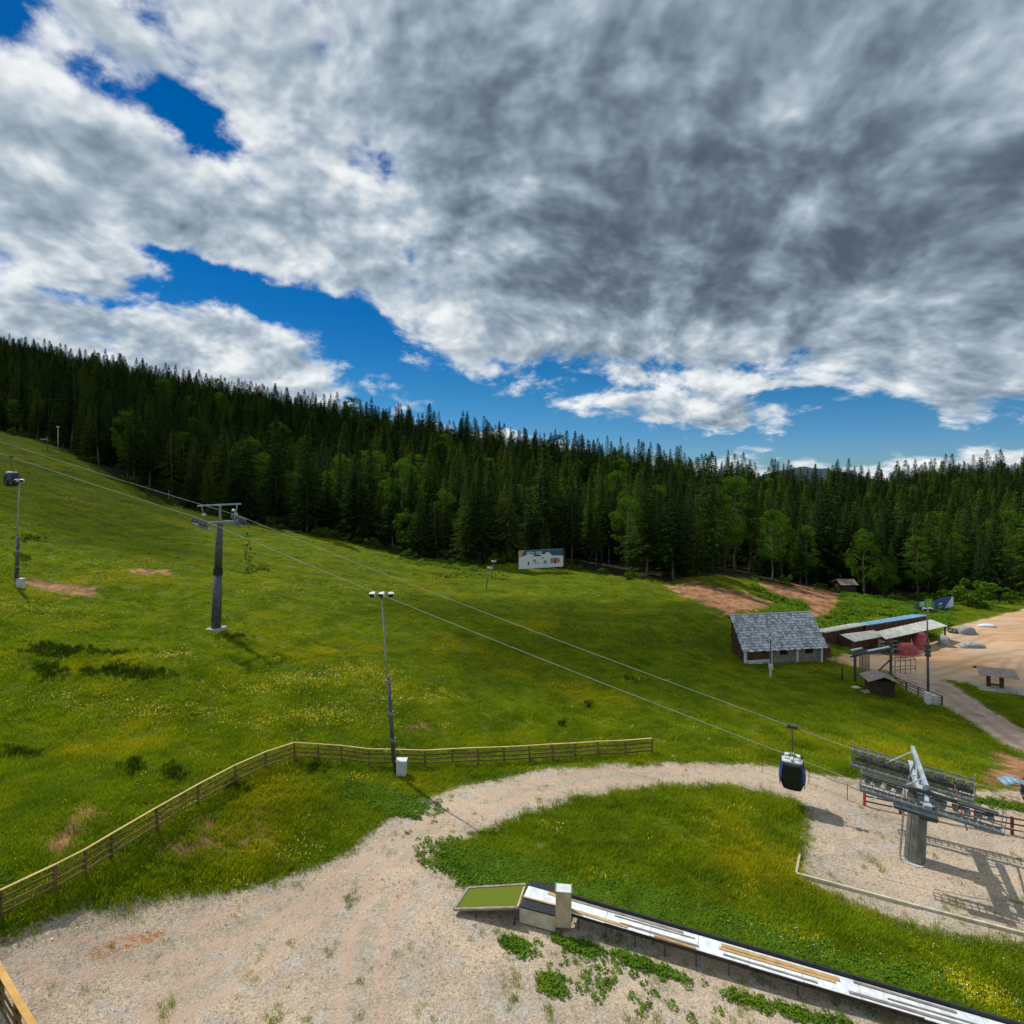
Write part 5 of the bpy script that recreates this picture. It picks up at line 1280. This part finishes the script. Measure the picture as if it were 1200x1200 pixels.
# tyres, rocks, white sheet
for i, (u, v) in enumerate(((1113, 741), (1118, 742), (1123, 742))):
    q = at(u, v, .38); r_ = thing('tyre', ['leftmost', 'middle', 'rightmost'][i]+' of the three grey tyres lying beside the end of the shed', 'tyre', q, 'old tyres beyond the shed')
    mb = MB(); N1, N2 = 16, 8; vs = []; fs = []
    for a1 in range(N1):
        for a2 in range(N2):
            t = 6.283*a1/N1; p_ = 6.283*a2/N2; rr = .42+.17*math.cos(p_); vs.append((rr*math.cos(t), .17*math.sin(p_), rr*math.sin(t)))
    for a1 in range(N1):
        for a2 in range(N2): fs.append((a1*N2+a2, ((a1+1) % N1)*N2+a2, ((a1+1) % N1)*N2+(a2+1) % N2, a1*N2+(a2+1) % N2))
    mb.add(vs, fs); o = local(mb, 'tread', M['steel_dark'], r_, True); o.rotation_euler = (R(-50), 0, .3)
lump('rock_heap', 'grey heap of rubble beside the tyres at the edge of the sand lot', 'rock', at(1131, 742, -.1), 3.4, 2.4, 1.4, M['rock'], 21)
lump('rock_slab', 'flat grey rock mound alone in the middle of the sand lot', 'rock', at(1138, 758, -.1), 4.0, 2.6, .9, M['rock'], 22)
lump('white_tarpaulin', 'crumpled white sheet lying on the grass at the top of the sand lot', 'tarpaulin', at(1156, 734, -.05), 3.4, 1.6, .5, M['white'], 23)
lump('junk_heap', 'heap of pale and dark scrap at the right end wall of the long shed', 'scrap heap', at(1107, 757, -.1), 1.8, 2.0, 1.9, M['rock'], 24)
# little hut in the forest edge
q = P(990, 686, 136); q.z = gzs(q.x, q.y)
fh = thing('forest_cabin', 'tiny grey roofed cabin half hidden among the spruces above the soil bank', 'cabin', q)
mb = MB(); mb.box(q+UP*1.2, (1, 0, 0), (0, 1, 0), UP, 3.6, 3, 2.4); mb.build('wall', M['wood_dark'], fh)
for s in (-1, 1): mb = MB(); a = q+UP*3.4; mb.slab([a+Vector((-2.2, 0, 0)), a+Vector((2.2, 0, 0)), a+Vector((2.2, 2*s, -1.1)), a+Vector((-2.2, 2*s, -1.1))], .1); mb.build('roof', M['plankgrey'], fh)

# ------------------------------------------------------------------ shrubs
def leaf_mesh(seed, R_, H_, n, per, leaf): return broad_crown(seed, H_, R_, -.2, n, per, leaf, 'shrub', 'foliage')
SH = [leaf_mesh(31, 1.5, 2.1, 20, 80, .20), leaf_mesh(32, 1.9, 1.7, 22, 80, .22), leaf_mesh(33, 1.1, 1.5, 14, 70, .18)]
mb = MB()
for i in range(5): mb.tube((0, 0, -.3), (math.cos(i*1.3)*.5, math.sin(i*1.3)*.5, 1.1), .04, .015, 5)
stem = bpy.data.meshes.new('stem'); stem.from_pydata(mb.V, [], mb.F); stem.materials.append(M['bark'])
def shrub(k, x, y, s, label, group=None, sz=1):
    r_ = thing('leafy_shrub', label, 'shrub', (x, y, gzs(x, y)-.1), group, rng.uniform(0, 6.28)); r_.scale = (s, s, s*sz)
    link('foliage', SH[k], r_); link('stem', stem, r_); return r_
for u, v, s, k in ((1145, 711, 3.2, 0), (1122, 706, 2.2, 1), (1172, 706, 2.0, 0)):
    q = at(u, v); shrub(k, q.x, q.y, s, {1145: 'biggest round bright green bush at the top edge of the sand lot', 1122: 'smaller green bush left of the biggest round one by the sand lot', 1172: 'green bush right of the biggest round one by the sand lot'}[u], 'bushes above the sand lot', 1.05)
srng = np.random.default_rng(5)
for i in range(150):
    u = srng.uniform(-20, 1220)
    if 760 < u < 1010 and srng.random() < .7: continue
    T_ = (u-600)/F; D_ = float(np.interp(T_, EDGE_T, EDGE_D))+srng.uniform(-2.8, 3.2)
    shrub(int(srng.integers(0, 3)), T_*D_, D_, srng.uniform(.6, 1.5), 'low bright green shrub growing at the foot of the forest edge', 'shrubs along the forest edge', srng.uniform(.7, 1.2))

# ------------------------------------------------------------------ meadow plants, weeds and stones (nobody could count them)
def blade_tuft(seed, n, h, r, w, name, mt, curve=.5):
    q = np.random.default_rng(seed); V = []; Fc = []; T = []
    for i in range(n):
        a = q.uniform(0, 6.28); rr = r*math.sqrt(q.random()); b0 = np.array([rr*math.cos(a), rr*math.sin(a), -.02]); hh2 = h*q.uniform(.5, 1.1)
        l = q.uniform(0, 6.28); lean = np.array([math.cos(l), math.sin(l), 0])*hh2*curve*q.uniform(.2, 1); s = np.array([-math.sin(l), math.cos(l), 0])*w*.5
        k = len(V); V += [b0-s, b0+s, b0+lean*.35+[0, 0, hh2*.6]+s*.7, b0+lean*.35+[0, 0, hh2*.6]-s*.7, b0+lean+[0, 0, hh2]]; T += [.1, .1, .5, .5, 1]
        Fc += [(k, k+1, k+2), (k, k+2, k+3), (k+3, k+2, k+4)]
    return tri_mesh(name, np.array(V, float), np.array(Fc), np.array(T), mt)
def plantmat(name, c1, c2, c3, s=.25):
    m, t, b = mat(name, .7, .2); pos = geo(t); oi = t.n.new('ShaderNodeObjectInfo').outputs['Random']
    f = t.m('ADD', t.m('MULTIPLY', t.ss(t.noise(pos, s, 4, .6), .35, .65), .6), t.m('MULTIPLY', oi, .4))
    c = t.mix(f, c1, c2); c = t.mix(t.ss(t.noise(pos, s*.35, 4, .6), .5, .7), c, c3)
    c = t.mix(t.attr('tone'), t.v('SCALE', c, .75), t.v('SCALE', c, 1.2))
    t.put(b.inputs['Base Color'], c)
    tr_ = t.n.new('ShaderNodeBsdfTranslucent'); t.put(tr_.inputs[0], c); mx = t.n.new('ShaderNodeMixShader'); mx.inputs[0].default_value = .5
    t.l.new(b.outputs[0], mx.inputs[1]); t.l.new(tr_.outputs[0], mx.inputs[2]); t.l.new(mx.outputs[0], t.n['Material Output'].inputs[0]); return m
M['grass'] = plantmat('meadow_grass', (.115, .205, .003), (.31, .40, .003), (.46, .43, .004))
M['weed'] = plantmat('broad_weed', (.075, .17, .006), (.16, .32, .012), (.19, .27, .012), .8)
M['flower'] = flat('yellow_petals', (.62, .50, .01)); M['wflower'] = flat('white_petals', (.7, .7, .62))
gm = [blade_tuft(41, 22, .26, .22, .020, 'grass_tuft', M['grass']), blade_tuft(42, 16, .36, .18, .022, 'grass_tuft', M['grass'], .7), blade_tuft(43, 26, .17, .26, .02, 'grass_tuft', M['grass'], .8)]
def weed_mesh(seed, n, r, h, leaf, mt=None, name='leafy_weed'):
    q = np.random.default_rng(seed); V = []
    for i in range(n):
        a = q.uniform(0, 6.28); rr = r*math.sqrt(q.random()); c = np.array([rr*math.cos(a), rr*math.sin(a), h*q.uniform(.3, 1)*(1-.5*rr/r)])
        nrm = np.array([q.normal(0, .4), q.normal(0, .4), 1]); nrm /= np.linalg.norm(nrm); a1 = np.cross(nrm, [math.cos(a), math.sin(a), 0]); a1 /= np.linalg.norm(a1); a2 = np.cross(nrm, a1); s = leaf*q.uniform(.6, 1.3)
        V += [c-a1*s*.5, c+a2*s*.5, c+a1*s*.5, c-a2*s*.5]
    return tri_mesh(name, np.array(V), np.arange(len(V)).reshape(-1, 4), np.random.default_rng(1).random(len(V)), mt or M['weed'])
wm = [weed_mesh(51, 26, .28, .28, .13), weed_mesh(52, 34, .34, .2, .11)]
fm = [weed_mesh(53, 7, .25, .30, .055, M['flower'], 'yellow_flower'), weed_mesh(54, 6, .22, .3, .045, M['wflower'], 'white_flower')]
def blob_mesh(seed, mt, name):
    q = np.random.default_rng(seed); V = []
    base = [(1, 0, 0), (.3, .9, 0), (-.8, .6, 0), (-.8, -.6, 0), (.3, -.9, 0), (.5, .3, .5), (-.3, .5, .55), (-.3, -.5, .5), (.45, -.35, .55)]
    V = np.array(base)*(1+q.normal(0, .15, (9, 3))); F_ = np.array([(0, 1, 5), (1, 2, 6), (1, 6, 5), (2, 3, 7), (2, 7, 6), (3, 4, 7), (4, 8, 7), (4, 0, 8), (0, 5, 8), (5, 6, 8), (6, 7, 8)])
    return tri_mesh(name, V, F_, np.full(9, q.random()), mt)
M['stone'] = worn('pale_limestone', (.32, .27, .23), (.62, .56, .50), 20, .9)
sm_ = [blob_mesh(61, M['stone'], 'stone'), blob_mesh(62, M['stone'], 'stone'), blob_mesh(63, M['stone'], 'stone')]
def seed_obj(me, name, loc, label, cat, group=None):
    o = link(name, me); o.location = loc; o['kind'] = 'stuff'; o['label'] = label; o['category'] = cat; return o
# field lookups by bilinear reading of the terrain grids
def samp(A, x, y):
    i = np.clip(np.searchsorted(gx, x)-1, 0, nx-2); j = np.clip(np.searchsorted(gy, y)-1, 0, ny-2)
    fx = (x-gx[i])/(gx[i+1]-gx[i]); fy = (y-gy[j])/(gy[j+1]-gy[j])
    return A[j, i]*(1-fx)*(1-fy)+A[j, i+1]*fx*(1-fy)+A[j+1, i]*(1-fx)*fy+A[j+1, i+1]*fx*fy
def in_view(x, y): u = 600+F*x/y; return (u > -60) & (u < 1260)
def cast(n, y0, y1, power=1.0):
    """random places, denser near the yard"""
    q = rng.random(n); y = y0*(y1/y0)**(q**power); u = rng.uniform(-60, 1260, n); return (u-600)/F*y, y
ISL = poly([(537, 992), (700, 932), (860, 924), (930, 940), (940, 990), (936, 1028), (1060, 1085), (1200, 1114), (1300, 1130), (1300, 1250), (1180, 1203), (850, 1098), (660, 1046), (560, 1038)])
x, y = cast(330000, 22, 200); z = samp(GZ, x, y)
rd, lt_, tk, so2 = samp(A_road, x, y), samp(A_lot, x, y), samp(A_track, x, y), samp(A_soil, x, y)
onbare = np.maximum.reduce([rd, lt_, tk, so2]); pe_ = past_edge(x, y)
ok = (onbare < rng.normal(-.15, .35, x.size)) & (pe_ < 0) & (z+1 < 60)
ok &= rng.random(x.size) < np.clip(.72+.5*wob(x, y, 5, 21), .3, 1)*np.clip(1.25-y/220, .3, 1)
x, y, z = x[ok], y[ok], z[ok]
gs = np.clip(rng.normal(1, .25, x.size), .5, 1.8)*(1+(y-25)/70*.50)*(1+.25*wob(x, y, 7, 22)); gs3 = np.stack([gs*1.15, gs*1.15, gs*np.clip(.85+.45*wob(x, y, 4, 23), .35, 1.5)*np.clip(1.15-y/260, .4, 1)], -1)
gsrc = []
for k, me in enumerate(gm):
    q = at(700+k*6, 1000); gsrc.append(seed_obj(me, 'grass_tuft', q, 'green grass tuft on the island of grass inside the road bend', 'grass'))
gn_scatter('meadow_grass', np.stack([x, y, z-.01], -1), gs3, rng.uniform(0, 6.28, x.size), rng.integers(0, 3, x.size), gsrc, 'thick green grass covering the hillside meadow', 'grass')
# dark tall sedge in damp spots of the meadow
M['sedge'] = plantmat('dark_sedge', (.018, .044, .004), (.038, .075, .005), (.04, .08, .004))
sg = [blade_tuft(45, 34, .75, .30, .03, 'dark_sedge', M['sedge'], .35)]
X_, Y_ = [], []
for (u, v, ru, rv, n_) in ((65, 763, 26, 5, 260), (125, 766, 45, 3, 90), (57, 788, 13, 5, 130), (138, 786, 20, 5, 150), (180, 792, 22, 5, 100), (102, 788, 4, 4, 30), (200, 908, 9, 6, 70), (155, 900, 9, 6, 60), (20, 885, 20, 5, 70), (290, 640, 4, 14, 60), (300, 668, 12, 3, 50), (275, 748, 12, 3, 40),
        (535, 675, 40, 2, 60), (690, 826, 3, 3, 14), (660, 850, 4, 3, 16), (740, 795, 8, 3, 16), (30, 632, 14, 3, 60), (370, 900, 8, 4, 30), (275, 922, 10, 4, 26)):
    h0, h1, h2 = hit(u, v), hit(u+ru, v), hit(u, v-rv); a = rng.normal(0, .75, n_); b2 = rng.normal(0, .75, n_)
    X_.append(h0.x+a*(h1.x-h0.x)+b2*(h2.x-h0.x)); Y_.append(h0.y+a*(h1.y-h0.y)+b2*(h2.y-h0.y))
x = np.concatenate(X_); y = np.concatenate(Y_); z = samp(GZ, x, y); gs = rng.uniform(.35, .85, x.size)
q = at(57, 789); dsrc = [seed_obj(sg[0], 'dark_sedge', q, 'dark tall sedge tuft on the meadow at the left, below the hillside pylon', 'sedge')]
gn_scatter('sedge_patches', np.stack([x, y, z], -1), np.stack([gs, gs, gs], -1), rng.uniform(0, 6.28, x.size), np.zeros(x.size, int), dsrc, 'dark patches of tall sedge on the meadow', 'sedge')
# sparse weeds and grass on gravel
x, y = cast(110000, 20, 60); rd = samp(A_road, x, y); pat = wob(x, y, 3.2, 31)+.6*wob(x, y, 1.1, 32)+.25*smooth(x, -2, 6)*(y < 33)
ue = rng.random(x.size); ok = (rd > 0) & (rd < 9) & (((pat > .50) & (ue < .45)) | ((rd < 1.2) & (ue < .35)) | (ue < .05)) & (samp(A_lot, x, y) < 0)
lane_d = np.abs((x-la.x)*sd.x+(y-la.y)*sd.y); ls = (x-la.x)*dr.x+(y-la.y)*dr.y
x, y = x[ok], y[ok]; z = samp(GZ, x, y); gs = np.where(pat[ok] > .5, rng.uniform(.35, .9, x.size), rng.uniform(.12, .5, x.size))
gn_scatter('yard_weeds', np.stack([x, y, z], -1), np.stack([gs, gs, gs*.7], -1), rng.uniform(0, 6.28, x.size), rng.integers(0, 3, x.size), gsrc, 'scattered thin weeds sprouting through the gravel yard', 'weeds')
# leafy weeds: patches along the slideway, behind the ramp, by the fence and around shrubs
PATCH = [(3, 33.6, 4.5, 1.2, 3200), (9, 31.6, 5.5, 1.3, 3600), (15.5, 28.6, 4.5, 1.0, 1800), (-1.5, 35.5, 3.5, 1.4, 900), (.2, 29.7, .7, .4, 60), (3.6, 29.5, 1.6, .3, 60), (1.9, 27.4, .7, .5, 36), (7, 28.4, 2.5, .25, 60), (13, 25.9, 3.4, .22, 80), (-9.5, 43, 3.0, 1.3, 520), (5.5, 27.2, 3, 1.2, 30), (-26, 26.5, 2.0, 1.2, 160), (38, 42.5, 3, .8, 160)]
X_, Y_ = [], []
for cx, cy, rx, ry, n_ in PATCH:
    a = rng.normal(0, .55, n_)*rx; b2 = rng.normal(0, .55, n_)*ry; X_.append(cx+a*.93+b2*.37); Y_.append(cy-a*.37+b2*.93)
for i in range(900):
    u = rng.uniform(960, 1110); v = rng.uniform(700, 722); 
x = np.concatenate(X_); y = np.concatenate(Y_)
keep_ = ~((((x-la.x)*dr.x+(y-la.y)*dr.y) > -4) & (np.abs((x-la.x)*sd.x+(y-la.y)*sd.y) < .85)) & ~((x > -3.6) & (x < 3.6) & (y > 30.2) & (y < 33.2))
x, y = x[keep_], y[keep_]; z = samp(GZ, x, y); gs = rng.uniform(.6, 1.25, x.size)
wsrc = [seed_obj(me, 'leafy_weed', at(760+k*8, 1062), 'round leaved green weed on the grass above the slideway', 'weed') for k, me in enumerate(wm)]
gn_scatter('leafy_ground_cover', np.stack([x, y, z], -1), np.stack([gs, gs, gs], -1), rng.uniform(0, 6.28, x.size), rng.integers(0, 2, x.size), wsrc, 'bright green round leaved ground cover beside the slideway and fence', 'ground cover')
# tall herbs on the bank behind the shed
x, y = cast(42000, 95, 135); pe_ = past_edge(x, y); u = 600+F*x/y
ok = ((u > 880) & (u < 1115) & (pe_ < 3) & (samp(A_soil, x, y) < -.4) & (samp(A_lot, x, y) < -1) & (y > 99)) | ((u > 350) & (u < 560) & (pe_ > -7) & (pe_ < 2) & (y > 95)) | ((u > 1110) & (pe_ > -9) & (pe_ < 2))
ok &= (wob(x, y, 6, 77)+.6*wob(x, y, 2, 78)+rng.normal(0, .15, x.size)) > -.02
x, y = x[ok], y[ok]; z = samp(GZ, x, y); gs = rng.uniform(1.3, 2.8, x.size)
gn_scatter('tall_herbs', np.stack([x, y, z], -1), np.stack([gs, gs, gs*1.3], -1), rng.uniform(0, 6.28, x.size), rng.integers(0, 2, x.size), wsrc, 'tall bright green herbs growing on the bank below the forest', 'herbs')
# yellow and white flowers
x, y = cast(60000, 23, 95); on = np.maximum.reduce([samp(A_road, x, y), samp(A_lot, x, y), samp(A_track, x, y), samp(A_soil, x, y)])
pat = wob(x, y*1.7, 8, 41)+.7*wob(x, y, 2.6, 42); ok = (on < -.5) & (pat > .40) & (past_edge(x, y) < -10) & (x < 30)
ok &= rng.random(x.size) < .3
q1, q2 = rng.normal(0, 1, 380), rng.normal(0, 1, 380)
x = np.concatenate([x[ok], 22.5+q1*.9, 15+q1*2.2]); y = np.concatenate([y[ok], 26.6+q2*.5-q1*.3, 29.8+q2*.4-q1*.7])
FX, FY = [x], [y]
for (u, v, ru, rv, n_) in ((340, 800, 70, 12, 420), (420, 790, 50, 10, 300), (380, 840, 80, 12, 420), (190, 768, 30, 4, 110), (60, 715, 60, 8, 160), (200, 835, 60, 12, 160), (310, 690, 60, 8, 160), (480, 815, 50, 12, 180), (100, 820, 60, 16, 160), (1160, 1150, 50, 14, 120), (330, 1000, 40, 14, 60), (700, 700, 60, 8, 60), (440, 690, 50, 6, 90), (150, 660, 60, 6, 80)):
    h0, h1, h2 = hit(u, v), hit(u+ru, v), hit(u, v-rv); a = rng.normal(0, .6, n_); b2 = rng.normal(0, .6, n_)
    FX.append(h0.x+a*(h1.x-h0.x)+b2*(h2.x-h0.x)); FY.append(h0.y+a*(h1.y-h0.y)+b2*(h2.y-h0.y))
x = np.concatenate(FX); y = np.concatenate(FY)
z = samp(GZ, x, y); gs = rng.uniform(.7, 1.2, x.size)*(1+(y-25)/60*.9)
v_ = (rng.random(x.size) < .06).astype(int)
fsrc = [seed_obj(me, n_, at(790+k*9, 985), l_, 'flowers') for k, (me, n_, l_) in enumerate(((fm[0], 'yellow_flower', 'yellow flowers on the grass inside the road bend'), (fm[1], 'white_flower', 'white flowers on the grass inside the road bend')))]
gn_scatter('meadow_flowers', np.stack([x, y, z], -1), np.stack([gs, gs, gs], -1), rng.uniform(0, 6.28, x.size), v_, fsrc, 'yellow and white flowers speckling the meadow', 'flowers')
# stones
x, y = cast(70000, 20, 60); rd = samp(A_road, x, y); ok = (rd > -.6) & (rng.random(x.size) < np.where(rd < 1.5, .9, .45)); x, y = x[ok], y[ok]; z = samp(GZ, x, y)
ss_ = .022*np.exp(rng.normal(0, .45, x.size)); ss_ = np.minimum(ss_, .12)
ssrc = [seed_obj(me, 'stone', at(600+k*9, 1130), 'pale limestone chip lying on the gravel yard', 'stone') for k, me in enumerate(sm_)]
for o in ssrc: o.scale = (.06, .06, .05)
gn_scatter('loose_stones', np.stack([x, y, z], -1), np.stack([ss_, ss_, ss_*.8], -1), rng.uniform(0, 6.28, x.size), rng.integers(0, 3, x.size), ssrc, 'loose pale stones strewn over the gravel road and yard', 'stones')

# ------------------------------------------------------------------ unseen clouds added sunward to shade the upper hill and middle meadow
m, t, b = mat('shade_cloud', 1, 0); b.inputs['Base Color'].default_value = (.85, .87, .9, 1)
tp = t.n.new('ShaderNodeBsdfTransparent'); mx = t.n.new('ShaderNodeMixShader'); mx.inputs[0].default_value = .55
t.l.new(b.outputs[0], mx.inputs[1]); t.l.new(tp.outputs[0], mx.inputs[2]); t.l.new(mx.outputs[0], t.n['Material Output'].inputs[0]); M['shade_cloud'] = m
def shade_cloud(cx, cy, lobes, seed):
    HC = 1000.; k = HC/sdir.z; ox, oy = sdir.x*k, sdir.y*k; r_ = np.random.default_rng(seed); V = []; Fc = []
    for (x_, y_, rx, ry) in lobes:
        nu, nv = 40, 8; b0 = len(V); ph = r_.uniform(0, 6.28, 4)
        for j in range(nv+1):
            p_ = math.pi*j/nv
            for i in range(nu):
                t_ = 6.283*i/nu; k_ = 1+.22*math.sin(3*t_+ph[0])+.14*math.sin(5*t_+ph[1])+.08*math.sin(11*t_+ph[2])+.05*math.sin(17*t_+ph[3])
                V.append((x_+rx*math.cos(t_)*math.sin(p_)*k_, y_+ry*math.sin(t_)*math.sin(p_)*k_, 18*math.cos(p_)))
        for j in range(nv):
            for i in range(nu): Fc.append((b0+j*nu+i, b0+j*nu+(i+1) % nu, b0+(j+1)*nu+(i+1) % nu, b0+(j+1)*nu+i))
    me = bpy.data.meshes.new('shade_cloud'); me.from_pydata(V, [], Fc); me.materials.append(M['shade_cloud']); me.shade_smooth()
    o = link('shade_cloud', me); o.location = (cx+ox, cy+oy, HC); o['kind'] = 'structure'; return o
shade_cloud(-230, 330, [(0, 0, 200, 150), (120, -120, 70, 50), (-150, -110, 90, 80), (200, 40, 120, 90), (-60, -190, 110, 45), (95, -195, 85, 38), (10, -170, 60, 40)], 4)
shade_cloud(40, 78, [(0, 0, 42, 14), (-30, 12, 30, 12), (30, -4, 26, 12)], 6)
